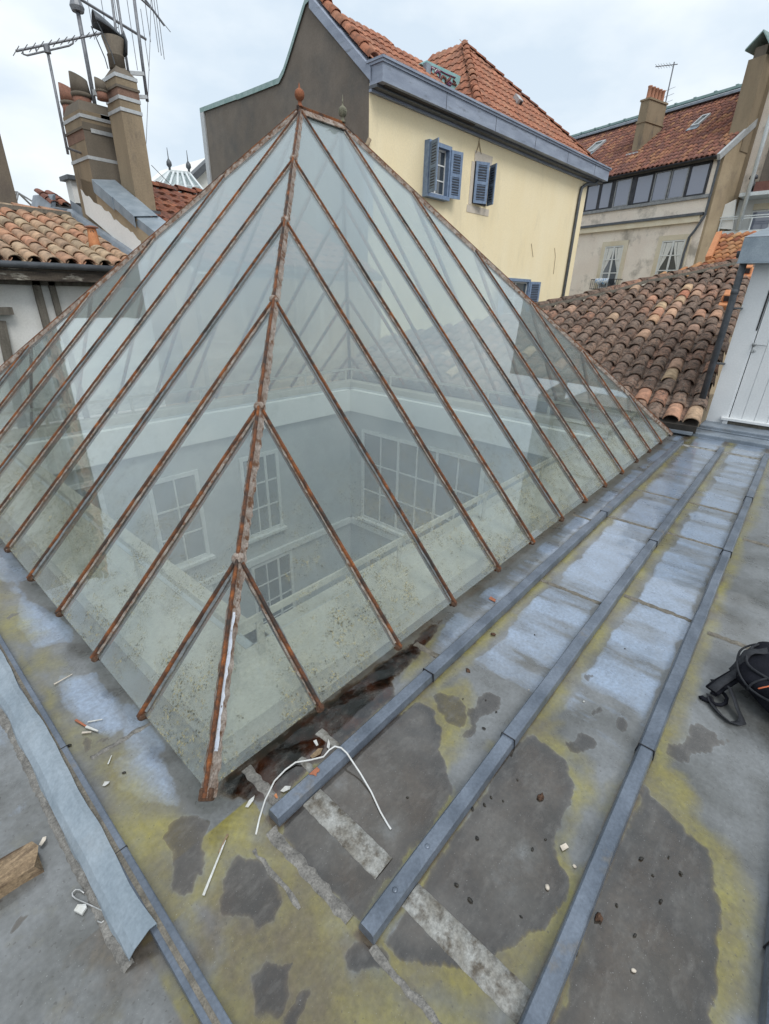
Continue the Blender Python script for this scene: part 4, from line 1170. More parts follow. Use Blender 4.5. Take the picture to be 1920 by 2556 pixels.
a3 = aerial('side_aerial', 'aerial mast held off the tall chimney by two angle brackets', b_, t_, .026, [(e0, e1, .018), (e0 + (e1 - e0) * .5, A(t_[0], t_[1], (e0[2] + e1[2]) / 2), .014)], els)
for py in (190, 248):
    P = ony(352 + (py - 190) * .15, py, YY)
    MB().beam(A(X2 + w2 - .02, YY, P[2] - .03), A(P[0] + .06, YY, P[2] + .02), .05, .05).build('wall_bracket', M_STEEL, a3)
cb = thing('sagging_cable', 'thin grey cable hanging from the aerials past the tall chimney', 'cable', ony(365, 360, YY))
MB().tube([ony(377, -10, YY), ony(374, 120, YY), ony(369, 250, YY), ony(365, 355, YY), A(X2 + w2 - .01, YY, onx(365, 400, X2 + w2)[2])], .005, 5).build('cable', M_MAST, cb)
MB().tube([ony(378, 412, YY), ony(410, 445, YY), ony(440, 475, YY)], .006, 5).build('cable', M_MAST, cb)
# ---- red-tiled roof to the right of the parapet
a24 = math.radians(24)
hr = thing('red_tiled_house', 'house with a dull red tiled roof between the tall chimney and the brown gable', 'house', (6.2, 9.5, -12))
SR = Slope(A(4.05, 8.0, 2.52), (1, 0, 0), (0, math.cos(a24), math.sin(a24)))
r0, r1 = SR.uv(385, 468), SR.uv(520, 492)
vt = (r0[1] + r1[1]) / 2
polyR = [(0.02, -1.2), (4.6, -1.2), (4.6, vt), (0.02, vt)]
mb = MB(); mb.prism([SR.P(u, v, -.01) for u, v in polyR], -SR.N * .1); mb.build('roof_deck', M_DECK, hr)
TR2 = machine(.25, .42, MT_RED2)
tile_field(SR, polyR, .25, .36, [TR2], hr, 'machine_tile', 150, seed=9, stagger=.5, jit=.004)
pA, pB = SR.P(.0, vt), SR.P(4.6, vt)
ridge_tiles([pA, pB], canal(.26, .45, .10, MT_RED2), hr, 'ridge_tile', .40, up=.02)
MB().box(4.07, 8.7, 7.0, pA[1], -12, 1.9).build('wall', M_OCHRE, hr)
# ---- distance on the left: white glazed lantern, dark gable, chimney block, dormer
YD = 19.0
ln = thing('white_roof_lantern', 'white glazed roof lantern with two finials far behind the red roof', 'lantern', ony(455, 490, YD))
q0, q1 = ony(425, 430, YD), ony(473, 435, YD)
bl, br_ = ony(385, 500, YD - 2.0), ony(525, 500, YD - 2.0); bkl, bkr = bl + A(.3, 4, 0), br_ + A(.3, 4, 0)
mb = MB()
for i in range(6):
    t = i / 5; mb.beam(bl + (br_ - bl) * t, q0 + (q1 - q0) * t, .07, .07)
    mb.beam(bkl + (bkr - bkl) * t, q0 + (q1 - q0) * t, .07, .07)
for i in (1, 2, 3):
    t = i / 4; mb.beam(bl + (bkl - bl) * t, q0, .06, .06); mb.beam(br_ + (bkr - br_) * t, q1, .06, .06)
mb.beam(q0, q1, .09, .08); mb.beam(bl, br_, .1, .08); mb.beam(bkl, bkr, .1, .08); mb.beam(bl, bkl, .1, .08); mb.beam(br_, bkr, .1, .08)
m1_, m2_ = (bl + q0) / 2, (br_ + q1) / 2; mb.beam(m1_, m2_, .05, .05)
mb.build('frame', M_PIPE_W, ln)
for poly in ([bl, br_, q1, q0], [br_, bkr, q1], [bkr, bkl, q0, q1], [bkl, bl, q0]):
    n = unit(np.cross(poly[1] - poly[0], poly[2] - poly[0])); MB().prism(poly, -n * .01).build('pane', M_GLASS, ln)
for q in (q0, q1): MB().lathe(q, [(.05, 0), (.04, .15), (.10, .22), (.09, .32), (.02, .42), (.01, .75)], 8).build('finial', M_PIPE_D, ln, smooth=True)
zb = bl[2]
MB().box(bl[0], br_[0], bl[1], bkl[1], -12, zb).build('base_block', M_WHITE, ln)
dg = thing('distant_gable', 'pale gable with a dark roof edge far behind the brown gable wall', 'house', ony(510, 470, 21))
g0, g1, g2, g3 = ony(486, 447, 21), ony(560, 380, 21), ony(560, 520, 21), ony(486, 520, 21)
MB().prism([g0, g1, A(g1[0], 21, -12), A(g0[0], 21, -12)], (0, 6, 0)).build('wall', M_WHITE, dg)
MB().beam(g0 - A(.15, .1, .1), g1 + A(.3, -.1, .3), .5, .22, off=0).build('roof_edge', M_PIPE_D, dg)
# dark chimney block at the left
b_ = onp(48, 520, A(0, 9.6, 0), A(0, 1, 0)); t0_ = ony(0, 335, 9.6)
dc = thing('dark_chimney_block', 'massive dark brown rendered chimney block at the far end of the warm tiled roof', 'chimney', A(b_[0] - .8, 10.1, 2.4))
xr = b_[0]; zt = ony(-60, 60, 9.6)[2]
xr2 = ony(46, 512, 10.9)[0]
MB().box(xr2 - 1.9, xr2, 10.9, 11.8, 2.3, ony(0, 335, 10.9)[2] + .9).build('stack', M_CHIM_D, dc)
MB().box(xr2 - 1.92, xr2 + .02, 10.9 - .02, 11.82, ony(0, 335, 10.9)[2] + .6, ony(0, 335, 10.9)[2] + .72).build('cap_course', M_CHIM_D, dc)
# glass lantern ends just right of it
l2 = thing('small_glass_lantern', 'thin framed glass lantern peeping over the ridge beside the dark chimney block', 'lantern', ony(75, 512, 14))
p0, p1, p2, p3 = ony(46, 483, 14), ony(110, 512, 14), ony(42, 514, 14), ony(60, 500, 16)
mb = MB()
for q in (A(1.0, -.2, -.62), A(.8, .6, -.62), A(.6, -1.0, -.62), A(-.5, -1.0, -.62), A(-.5, 1, -.62)): mb.beam(p0 + q, p0, .03, .03)
mb.beam(p0, p0 - A(1.2, 0, 0), .04, .04)
mb.build('frame', M_FRAMEGREY, l2)
MB().prism([p0, p0 + A(1, -.2, -.62), p0 + A(.6, -1, -.62)], (0, 0, .01)).build('pane', M_GLASS, l2)
MB().box(p0[0] - 1.4, p0[0] + 1.1, 13, 15.2, -12, p0[2] - .60).build('base_block', M_OCHRE, l2)
# little zinc box gutter and dormer behind the ridge
dm = thing('small_dormer', 'small tile-topped dormer with a zinc cheek and box gutter behind the warm tiled ridge', 'dormer', ony(160, 515, 11.2))
q = [ony(125, 525, 11.3), ony(132, 487, 11.3), ony(190, 500, 11.3), ony(192, 528, 11.3)]
MB().prism([q[0], q[1], q[1] + A(.05, 0, .02), q[0] + A(.10, 0, 0)], (0, 1.2, .1)).build('cheek', M_ZINC2, dm)
SD = Slope(ony(138, 512, 11.3), (1, 0, 0), (0, .94, .34))
wd = ony(190, 514, 11.3)[0] - SD.O[0]
poly = [(0, -.05), (wd, -.05), (wd, .85), (0, .85)]
mb = MB(); mb.prism([SD.P(u, v, -.01) for u, v in poly], -SD.N * .08); mb.build('roof_deck', M_DECK, dm)
tile_field(SD, poly, .2, .28, [canal(.18, .36, .07, MT_PINK)], dm, 'canal_tile', 60, seed=2)
MB().box(q[0][0], q[3][0] + .12, 11.1, 11.32, q[0][2] - .13, q[0][2] + .05).build('box_gutter', M_ZINC2, dm, bevel=.01)
MB().box(q[3][0] - .02, q[3][0] + .14, 11.15, 11.6, q[3][2] - .15, q[3][2] + .14).build('gutter_hopper', M_PIPE_D, dm)
MB().box(q[0][0], q[3][0] + .1, 11.32, 12.5, 2.4, q[0][2] - .05).build('body', M_ZINC2, dm)
wc = thing('white_flue', 'white painted flue with a dark flat cap behind the double chimney', 'flue', ony(185, 515, 12.2))
p = ony(203, 520, 12.2); t = ony(197, 452, 12.2)
MB().box(p[0] - .10, p[0] + .12, 12.2, 12.5, 2.6, t[2]).build('flue_body', M_WHITE, wc)
MB().box(p[0] - .18, p[0] + .2, 12.1, 12.6, t[2], t[2] + .08).build('flat_cap', M_PIPE_D, wc)
# ================================================================== yellow house with the brown gable
aY = math.radians(-3.2)
YX = A(math.cos(aY), math.sin(aY), 0); YN = A(-math.sin(aY), math.cos(aY), 0)
FY = Face(YN * 8.5, -YN)                        # s = coordinate along YX
def YP(s, d, z): return YX * s + YN * d + A(0, 0, z)
yh = thing('yellow_house', 'pale yellow rendered house with a windowless brown gable and red tiled roofs', 'house', YP(14, 12, -12))
SC0 = FY.sz(922, 300)[0]; SE = 20.35
MB().fbox(FY, SC0, SE, -12, 5.85, -.5, 0).build('front_wall', M_YELLOW, yh)
MB().fbox(FY, SE - .02, SE + .0, -12, 5.85, -7, -.5).build('side_wall', M_YELLOW, yh)
# gable: profile in (depth, z)
gpf = [(8.515, -12), (8.515, 5.95), (8.55, 6.18), (10.45, 7.74), (10.62, 7.72), (10.98, 7.34), (11.32, 6.98), (11.6, 6.70), (11.83, 6.56), (13.5, 6.60), (16.06, 6.72), (16.06, -12)]
MB().prism([YP(SC0 - .012, d, z) for d, z in gpf], YX * .4).build('gable_wall', M_GABLE, yh)
# zinc verge along the front slope, copper capping along the rest
def strip(path, w0, w1, mat, name, h=.10):
    G = []
    for d, z in path:
        G.append([YP(SC0 - .05, d, z - h), YP(SC0 - .05, d, z + .02), YP(SC0 + w1, d, z + .05), YP(SC0 + w1, d, z - .02)])
    return MB().sheet(G).build(name, mat, yh, solid=.015)
strip([(8.42, 6.06), (9.5, 6.96), (10.48, 7.78)], 0, .18, M_FASCIA, 'verge_flashing', .20)
strip([(10.44, 7.80), (10.62, 7.76), (10.98, 7.38), (11.32, 7.02), (11.6, 6.74), (11.83, 6.60), (13.9, 6.66)], 0, .35, M_COPPER, 'verge_capping', .09)
strip([(13.88, 6.672), (16.12, 6.76)], 0, .35, M_COPPER, 'verge_capping', .09)
MB().hexa([YP(SC0 - .06, 15.9, 3.5), YP(SC0 + .04, 15.9, 3.5), YP(SC0 + .04, 16.12, 3.5), YP(SC0 - .06, 16.12, 3.5), YP(SC0 - .06, 15.9, 6.66), YP(SC0 + .04, 15.9, 6.66), YP(SC0 + .04, 16.12, 6.66), YP(SC0 - .06, 16.12, 6.66)]).build('corner_trim', M_STEEL, yh)
# box gutter with soffit
e0, e1 = SC0 - .02, SE + .75
t1 = .42
def band(z0, z1, ta, tb, mat, name, a=0.0, b=0.0): return MB().fbox(FY, e0 + a, e1 + b, z0, z1, ta, tb).build(name, mat, yh)
band(5.80, 6.12, .02, t1, M_FASCIA, 'box_gutter')
band(6.12, 6.17, -.05, t1 + .03, M_FASCIA, 'gutter_lip', -.03, .02)
band(6.17, 6.215, -.05, t1 + .06, M_FASCIA, 'gutter_crown', -.05, .04)
band(5.74, 5.80, .0, .25, M_PIPE_D, 'soffit_board')  # dark grey puts the shade under the gutter into the board's colour
band(5.69, 5.74, .0, .08, M_FASCIA, 'soffit_moulding')
for q in np.arange(e0 + 2.2, e1, 2.2): MB().fbox(FY, q, q + .012, 5.80, 6.118, t1, t1 + .004).build('gutter_seam', M_SEAM, yh)
# front roof by the gable
a40 = math.radians(39.5)
SY = Slope(YP(0, 8.5 - t1 + .05, 5.85), YX, YN * math.cos(a40) + A(0, 0, math.sin(a40)))
gv = lambda d: (d - (8.5 - t1 + .05)) / math.cos(a40)
pk = gv(10.45)
qa = SY.uv(1048, 152); qb = SY.uv(1112, 222)
polyA = [(SC0 + .16, .0), (qb[0] + .15, .0), (qa[0] + .15, qa[1] - .05), (SC0 + .45, pk), (SC0 + .16, pk)]
mb = MB(); mb.prism([SY.P(u, v, -.01) for u, v in polyA], -SY.N * .10); mb.build('roof_deck', M_DECK, yh)
TY = machine(.24, .42, MT_RED)
tile_field(SY, polyA, .235, .36, [TY], yh, 'machine_tile', 300, seed=3, jit=.003, rot=.006)
ridge_tiles([SY.P(SC0 + .16, .62, .02), SY.P(SC0 + .16, pk, .02)], canal(.30, .46, .14, MT_RED), yh, 'verge_tile', .40, up=.05)
# back of that roof so that it is closed
back = [SY.P(SC0 + .16, pk), SY.P(SC0 + .45, pk), SY.P(qa[0] + .15, qa[1] - .05), SY.P(qa[0] + .15, qa[1] - .05) + YN * 2.6 - A(0, 0, .6), YP(SC0 + .2, 11.6, 6.6)]
MB().prism(back, (0, 0, -.08)).build('back_slope', M_COPPER, yh)
# hipped pavilion roof further along
a45 = math.radians(45)
SB = Slope(YP(0, 8.5 - t1 + .05, 6.14), YX, YN * math.cos(a45) + A(0, 0, math.sin(a45)))
ap = SB.uv(1160, 112); hf = SB.uv(1195, 268); rf = SB.uv(1499, 414)
polyB = [(hf[0], .0), (rf[0], .0), (ap[0] + .15, ap[1]), (ap[0], ap[1])]
mb = MB(); mb.prism([SB.P(u, v, -.01) for u, v in polyB], -SB.N * .10); mb.build('roof_deck', M_DECK, yh)
tile_field(SB, polyB, .235, .36, [TY], yh, 'machine_tile', 300, seed=6, jit=.003, rot=.006)
APX = SB.P(*ap); HF = SB.P(hf[0], 0); RF = SB.P(rf[0], 0)
ridge_tiles([HF, APX], canal(.24, .42, .11, MT_RED), yh, 'hip_tile', .36, up=.02)
ridge_tiles([RF, APX], canal(.22, .42, .09, MT_RED2), yh, 'hip_tile', .40, up=.0)
# left-hand hip face
dH = APX - HF; nL_ = unit(np.cross(dH, YN)); nL_ = nL_ if nL_ @ YX < 0 else -nL_
Vl = unit(np.cross(nL_, YN)); Vl = Vl if Vl[2] > 0 else -Vl
SH = Slope(HF, -YN, Vl)
at_ = (APX - HF); av = (float(at_ @ SH.U), float(at_ @ SH.V))
polyH = [(0, 0), (-5.2, 0), (av[0] - 1.2, av[1]), av][::-1]
mb = MB(); mb.prism([SH.P(u, v, -.01) for u, v in polyH], -SH.N * .10); mb.build('roof_deck', M_DECK, yh)
tile_field(SH, polyH, .235, .36, [TY], yh, 'machine_tile', 300, seed=8, jit=.003, rot=.006)
# roof terrace cheek with painted graffiti between the two roofs
gw = onp(1085, 190, YP(0, 9.6, 0), YN)
FG = Face(YP(0, 9.6, 0), -YN)
pts = [(1052, 158), (1066, 150), (1150, 190), (1148, 205), (1135, 228), (1115, 225)]
mb = MB(); mb.prism([FG.P(*FG.sz(*p)) for p in pts], YN * .15); gp_ = mb.build('terrace_cheek', M_TEAL, yh)
tube_px = lambda L: [FG.P(*FG.sz(*p), .012) for p in L]
for L, m, r in (([(1064, 172), (1070, 166), (1078, 172), (1074, 182), (1080, 186)], M_PURPLE, .028), ([(1086, 184), (1092, 178), (1099, 186), (1094, 196)], M_PURPLE, .028), ([(1098, 202), (1104, 190), (1112, 196), (1110, 206), (1118, 200), (1124, 195)], M_BROWN, .034),
                 ([(1114, 210), (1122, 204), (1127, 208), (1124, 213), (1117, 212)], M_PURPLE, .024), ([(1130, 200), (1136, 206), (1128, 208), (1138, 212)], M_BROWN, .028), ([(1062, 160), (1090, 172), (1112, 184), (1136, 194)], M_PURPLE, .016),
                 ([(1076, 168), (1084, 172), (1084, 180), (1090, 172), (1098, 178)], M_WFRAME, .016)):
    MB().tube(tube_px(L), r, 6).build('painted_swirl', m, gp_, smooth=True)
q = FG.sz(1058, 152)
MB().fbox(FG, q[0] - .02, q[0] + .16, q[1] - .35, q[1] - .05, 0, .12).build('terrace_post', M_ZINC2, yh)
# little vent on the pavilion
v_ = SB.uv(1288, 256)
mb = MB(); c = SB.P(v_[0], v_[1], .0); mb.hexa([c + YX * x + SB.V * y + SB.N * z for z in (-.02, .16) for x, y in ((-.12, -.12), (.12, -.12), (.12, .12), (-.12, .12))]); mb.build('roof_vent', M_STEEL, yh)
MB().hexa([c + YX * x + SB.V * y + SB.N * z for z in (.02, .13) for x, y in ((.0, -.135), (.11, -.135), (.11, -.12), (.0, -.12))]).build('vent_mouth', M_SEAM, yh)
# ---- windows
def shutter(F, o, hinge, z0, z1, w, ang, side, parent, mat=M_BLUEWOOD, t=.03):
    """louvred leaf hinged at s = hinge; ang from the closed position, side = +1 opens to the right"""
    a = math.radians(ang)
    ux = F.ax * (-side * math.cos(a)) + F.n * math.sin(a); un = np.cross(ux, Z3)
    B0 = F.P(hinge, 0, o); fr = .075
    def lb(mb, x0, x1, za, zb, d0, d1):
        P = lambda x, z, d: A(*(B0 + ux * x + un * d)[:2], z)
        mb.hexa([P(x0, za, d0), P(x1, za, d0), P(x1, za, d1), P(x0, za, d1), P(x0, zb, d0), P(x1, zb, d0), P(x1, zb, d1), P(x0, zb, d1)])
    mb = MB(); zm = (z0 + z1) / 2
    lb(mb, 0, fr, z0, z1, -t / 2, t / 2); lb(mb, w - fr, w, z0, z1, -t / 2, t / 2)
    for za, zb in ((z0, z0 + fr), (zm - .04, zm + .04), (z1 - fr, z1)): lb(mb, fr, w - fr, za, zb, -t / 2, t / 2)
    s = mb.build('shutter', mat, parent)
    lb(mb2 := MB(), fr, w - fr, z0 + fr, z1 - fr, -.004, .002); mb2.build('shutter_back', M_NAVY, s)
    for za, zb in ((z0 + fr, zm - .04), (zm + .04, z1 - fr)):
        n = int((zb - za) / .055)
        for i in range(n):
            zc = za + (i + .5) * (zb - za) / n
            P = lambda x, z, d: A(*(B0 + ux * x + un * d)[:2], z)
            m = MB(); m.hexa([P(fr, zc - .016, .003), P(w - fr, zc - .016, .003), P(w - fr, zc - .006, .003), P(fr, zc - .006, .003), P(fr, zc + .004, .017), P(w - fr, zc + .004, .017), P(w - fr, zc + .014, .017), P(fr, zc + .014, .017)])
            m.hexa([P(fr, zc - .016, -.019), P(w - fr, zc - .016, -.019), P(w - fr, zc - .006, -.019), P(fr, zc - .006, -.019), P(fr, zc + .004, -.006), P(w - fr, zc + .004, -.006), P(w - fr, zc + .014, -.006), P(fr, zc + .014, -.006)])
            m.build('slat', mat, s)
    return s
def casement(F, s0, s1, z0, z1, t, parent, rows=3, cols=2, mat=M_BLUEWOOD, sash=M_WFRAME, glass=M_WIN, deep=.20):
    """projecting timber surround with reveal, sash and panes; parts of the house (window > sash, pane)"""
    fr = .09
    f = MB()
    f.fbox(F, s0 - fr, s1 + fr, z1, z1 + fr, 0, t).fbox(F, s0 - fr, s1 + fr, z0 - fr, z0, 0, t + .03)
    f.fbox(F, s0 - fr, s0, z0, z1, 0, t).fbox(F, s1, s1 + fr, z0, z1, 0, t)
    w = f.build('window', mat, parent)
    MB().fbox(F, s0, s1, z0, z1, .001, .004).build('pane_back', M_NAVY, w)
    m = MB(); k = .05; tt = .035
    m.fbox(F, s0, s1, z0, z0 + k, .005, tt).fbox(F, s0, s1, z1 - k, z1, .005, tt)
    xs = [s0 + (s1 - s0) * i / cols for i in range(cols + 1)]
    for i, x in enumerate(xs): m.fbox(F, max(s0, x - k / 2), min(s1, x + k / 2), z0 + k, z1 - k, .005, tt)
    for j in range(1, rows): zc = z0 + (z1 - z0) * j / rows; m.fbox(F, s0 + .01, s1 - .01, zc - .014, zc + .014, .005, tt - .008)
    m.build('sash', sash, w)
    for i in range(cols):
        for j in range(rows):
            MB().fbox(F, xs[i] + .01, xs[i + 1] - .01, z0 + (z1 - z0) * j / rows + .006, z0 + (z1 - z0) * (j + 1) / rows - .006, .006, .012).build('pane', glass, w)
    return w
w1 = FY.rect(1066, 360, 1106, 490)
w1 = (w1[0], w1[1] - .03, 4.10, 5.12)
wo = casement(FY, w1[0], w1[1], w1[2], w1[3], .16, yh)
shutter(FY, .17, w1[0] - .05, w1[2] - .02, w1[3] + .04, .40, 112, -1, yh)
shutter(FY, .17, w1[1] + .06, w1[2] - .02, w1[3] + .02, .40, 168, 1, yh)
# second window, shutters ajar, with bare patches of plaster round it
r2 = FY.rect(1182, 400, 1222, 512)
z0_, z1_ = 4.14, 5.14
sa, sb = 12.98, 13.70
pc = MB(); pc.fbox(FY, sa - .16, sa - .01, z0_ - .05, z1_ - .02, 0, .012).fbox(FY, sa - .05, sb + .12, z1_ + .0, z1_ + .24, 0, .012).fbox(FY, sb + .02, sb + .15, z0_ + .1, z1_ - .1, 0, .012).fbox(FY, sa - .22, sb + .2, z0_ - .24, z0_ - .06, 0, .012)
pc.build('patched_plaster', M_PLASTERCHIP, yh)
MB().fbox(FY, sa, sb, z0_, z1_, .001, .02).build('window', M_NAVY, yh)
shutter(FY, .05, sa, z0_, z1_, .44, 24, -1, yh)
shutter(FY, .05, sb, z0_, z1_, .36, 62, 1, yh)
# lower window mostly hidden by the pyramid
r3 = FY.rect(1262, 690, 1303, 790)
casement(FY, r3[0] - .1, r3[1], .62, 2.18, .12, yh)
shutter(FY, .13, r3[1] + .06, .6, 2.2, .52, 165, 1, yh)
shutter(FY, .13, r3[0] - .16, .6, 2.2, .52, 165, -1, yh)
# wires and hooks on the wall
for L in (((1196, 345), (1194, 362), (1187, 382)), ((1195, 355), (1200, 385))):
    MB().tube([FY.P(*FY.sz(*p), .02) for p in L], .012, 5).build('wall_wire', M_OCHRE, yh)
for L in (((1326, 608), (1330, 641)), ((1384, 619), (1386, 640), (1381, 684))):
    MB().tube([FY.P(*FY.sz(*p), .015) for p in L], .008, 5).build('wall_wire', M_OCHRE, yh)
pz = FY.sz(1440, 470)
sp = FY.sz(1425, 600)[0]
MB().tube([FY.P(SE + .25, 5.80, .25), FY.P(SE + .2, 5.66, .22), FY.P(sp + .35, 5.60, .10), FY.P(sp + .05, 5.45, .07), FY.P(sp, 5.2, .07), FY.P(sp, -6, .07)], .055, 10).build('downpipe', M_PIPE_D, yh, smooth=True)
hp = thing('corner_hopper', 'grey box hopper fixed at the brown gable corner beside the pyramid ridge', 'hopper', FY.P(SC0, 4.0, .1))
r4 = FY.rect(900, 345, 924, 385, .05)
MB().fbox(FY, SC0 - .16, SC0 + .03, 3.2, 4.62, .0, .12).build('hopper_body', M_FASCIA, hp)
MB().tube([FY.P(SC0 - .35, 4.66, .02), FY.P(SC0 - .1, 4.72, .03), FY.P(SC0 - .03, 4.85, .05)], .05, 8).build('hopper_inlet', M_CHIM, hp, smooth=True)
# ================================================================== pink house with the dark glazed verandah
yaw = math.radians(71.6)
PD = A(math.cos(yaw), math.sin(yaw), 0); PNn = A(-math.sin(yaw), math.cos(yaw), 0)
PC = CP + ray(1600, 560) * 22
FP = Face(PC, PNn)
ph = thing('pink_house', 'old pinkish house with a dark glazed verandah under brown canal tiles', 'house', A(PC[0], PC[1], -12))
S0, S1 = -4.6, 2.92
MB().fbox(FP, S0, S1, -12, 5.70, -4, 0).build('lower_wall', M_PINK, ph)
MB().fbox(FP, S1 - .28, S1, 5.70, 7.0, -.3, 0).build('corner_pier', M_PINK, ph)
MB().fbox(FP, S0, -3.55, 5.70, 7.0, -.3, 0).build('corner_pier', M_PINK, ph)
MB().fbox(FP, S0, S1 - .28, 5.70, 7.05, -.45, -.35).build('verandah_back', M_NAVY, ph)
# ochre side wall towards the right
sideF = [FP.P(S1 - .01, -12, -.02), FP.P(S1 - .01, -12, -7.0), FP.P(S1 - .01, 11.2, -6.2), FP.P(S1 - .01, 7.05, -.02)]
MB().prism(sideF, FP.ax * .12).build('side_wall', M_OCHRE, ph)
# cornices
MB().fbox(FP, S0, S1 - .1, 5.0, 5.10, 0, .16).build('zinc_cornice', M_PIPE_D, ph)
MB().fbox(FP, S0, S1 - .2, 4.86, 5.0, 0, .10).build('cornice', M_PINKTRIM, ph)
MB().fbox(FP, S0, S1 - .15, 4.76, 4.86, 0, .16).build('cornice', M_PINKTRIM, ph)
MB().fbox(FP, S0, S1 - .05, 5.62, 5.74, .0, .10).build('verandah_sill', M_FRAMEGREY, ph)
# verandah bays
def bay(u0, u1, mat=M_NAVY, split=False):
    v0 = 495 - (u0 - 1520) * .14
    a = FP.sz(u0, v0)[0]; b = FP.sz(u1, v0 - (u1 - u0) * .14)[0]
    f = MB(); k = .05; z0, z1 = 5.76, 6.88
    f.fbox(FP, a, b, z0, z0 + k, -.03, .03).fbox(FP, a, b, z1 - k, z1, -.03, .03).fbox(FP, a, a + k, z0 + k, z1 - k, -.03, .03).fbox(FP, b - k, b, z0 + k, z1 - k, -.03, .03)
    o = f.build('verandah_sash', mat, ph)
    MB().fbox(FP, a + k, b - k, z0 + k, z1 - k, -.012, .0).build('pane', M_WIN_BLUE, o)
    return a, b
bs = [bay(1462, 1494), bay(1496, 1525), bay(1533, 1572, M_FRAMEGREY), bay(1582, 1625), bay(1628, 1667, M_FRAMEGREY), bay(1669, 1711, M_FRAMEGREY), bay(1714, 1763)]
for a, b in zip(bs[:-1], bs[1:]):
    if b[0] - a[1] > .01: MB().fbox(FP, a[1], b[0], 5.74, 6.9, -.04, .025).build('verandah_post', M_NAVY, ph)
MB().fbox(FP, S0, S1 - .3, 6.86, 7.06, -.05, .05).build('verandah_head', M_NAVY, ph)
MB().fbox(FP, S0, bs[0][0], 5.74, 6.88, -.04, .03).build('verandah_post', M_NAVY, ph)
MB().fbox(FP, bs[-1][1], S1 - .28, 5.74, 6.88, -.04, .03).build('verandah_post', M_NAVY, ph)
# lower windows with curtains
def fwin(u0, u1, ztop, zbot, ajar=False):
    a = FP.sz(u0, 615)[0]; b = FP.sz(u1, 608)[0]
    tr = MB(); w = .20
    tr.fbox(FP, a - w, b + w, ztop, ztop + w, 0, .04).fbox(FP, a - w, a, zbot - .3, ztop, 0, .04).fbox(FP, b, b + w, zbot - .3, ztop, 0, .04)
    W_ = tr.build('window', M_PINKTRIM, ph)
    MB().fbox(FP, a, b, zbot, ztop, .001, .006).build('pane', M_WIN, W_)
    m = MB(); k = .06; mid = (a + b) / 2
    for x0, x1 in ((a, a + k), (mid - k * .7, mid + k * .7), (b - k, b)): m.fbox(FP, x0, x1, zbot, ztop, .006, .03)
    for zc in (ztop - k, ztop - .62, ztop - 1.22, zbot): m.fbox(FP, a, b, zc, zc + (k if zc in (ztop - k, zbot) else .04), .006, .027)
    m.build('sash', M_WFRAME, W_)
    for sgn, x0, x1 in ((1, a + k, mid - k * .7), (-1, mid + k * .7, b - k)):
        n = 10; G = []
        for i in range(n + 1):
            t = i / n; z = ztop - .08 - t * 1.55
            pinch = max(.16, 1 - .84 * min(1, t * 1.5) ** 1.6) if t < .67 else .16 + .25 * (t - .67)
            row = []
            for q in range(7):
                x = q / 6
                xx = (x0 + (x1 - x0) * x * pinch) if sgn > 0 else (x1 - (x1 - x0) * (1 - x) * pinch)
                row.append(FP.P(xx, z, .0075 + .002 * math.sin(q * 2.4)))
            G.append(row)
        MB().sheet(G).build('curtain', M_CURTAIN, W_)
    return a, b
wa = fwin(1513, 1560, 4.10, 2.2)
wb2 = fwin(1652, 1711, 4.15, 2.2, True)
# iron balcony with a cloth over it
bal = thing('window_balcony', 'small black iron window balcony on the pink house', 'balcony', FP.P(wa[0], 2.4, .3))
zt_, zb_ = 2.62, 2.15
mb = MB(); mb.fbox(FP, wa[0] - .28, wa[1] + .28, zt_ - .03, zt_, .26, .30).fbox(FP, wa[0] - .28, wa[1] + .28, zb_, zb_ + .03, .0, .30)
mb.fbox(FP, wa[0] - .28, wa[0] - .25, zt_ - .03, zt_, 0, .26).fbox(FP, wa[1] + .25, wa[1] + .28, zt_ - .03, zt_, 0, .26); mb.build('rail', M_NAVY, bal)
for i in range(15):
    s = wa[0] - .27 + (wa[1] - wa[0] + .54) * i / 14; MB().fbox(FP, s - .008, s + .008, zb_ + .03, zt_ - .03, .272, .288).build('baluster', M_NAVY, bal)
G = []
for i in range(9):
    s = wa[0] - .02 + (wa[1] - wa[0]) * .75 * i / 8
    G.append([FP.P(s, zt_ - .22 + .07 * math.sin(i * 1.9), .315), FP.P(s, zt_ + .012, .31), FP.P(s, zt_ + .03, .28), FP.P(s, zt_ - .10 + .05 * math.cos(i * 1.4), .245)])
tag(MB().sheet(G).build('drying_cloth', M_CLOTH, None, smooth=True, solid=.01), 'blue and white cloth hung over the small iron balcony', 'cloth')
# pipes
MB().tube([FP.P(S1 - .02, 6.95, .12), FP.P(S1 - .01, 6.75, .06), FP.P(S1 - .01, 5.0, .06), FP.P(S1 - .25, 4.45, .10), FP.P(S1 - .42, 4.2, .10), FP.P(S1 - .48, 3.6, .08), FP.P(S1 - .48, -4, .08)], .05, 8).build('downpipe', M_PIPE_D, ph, smooth=True)
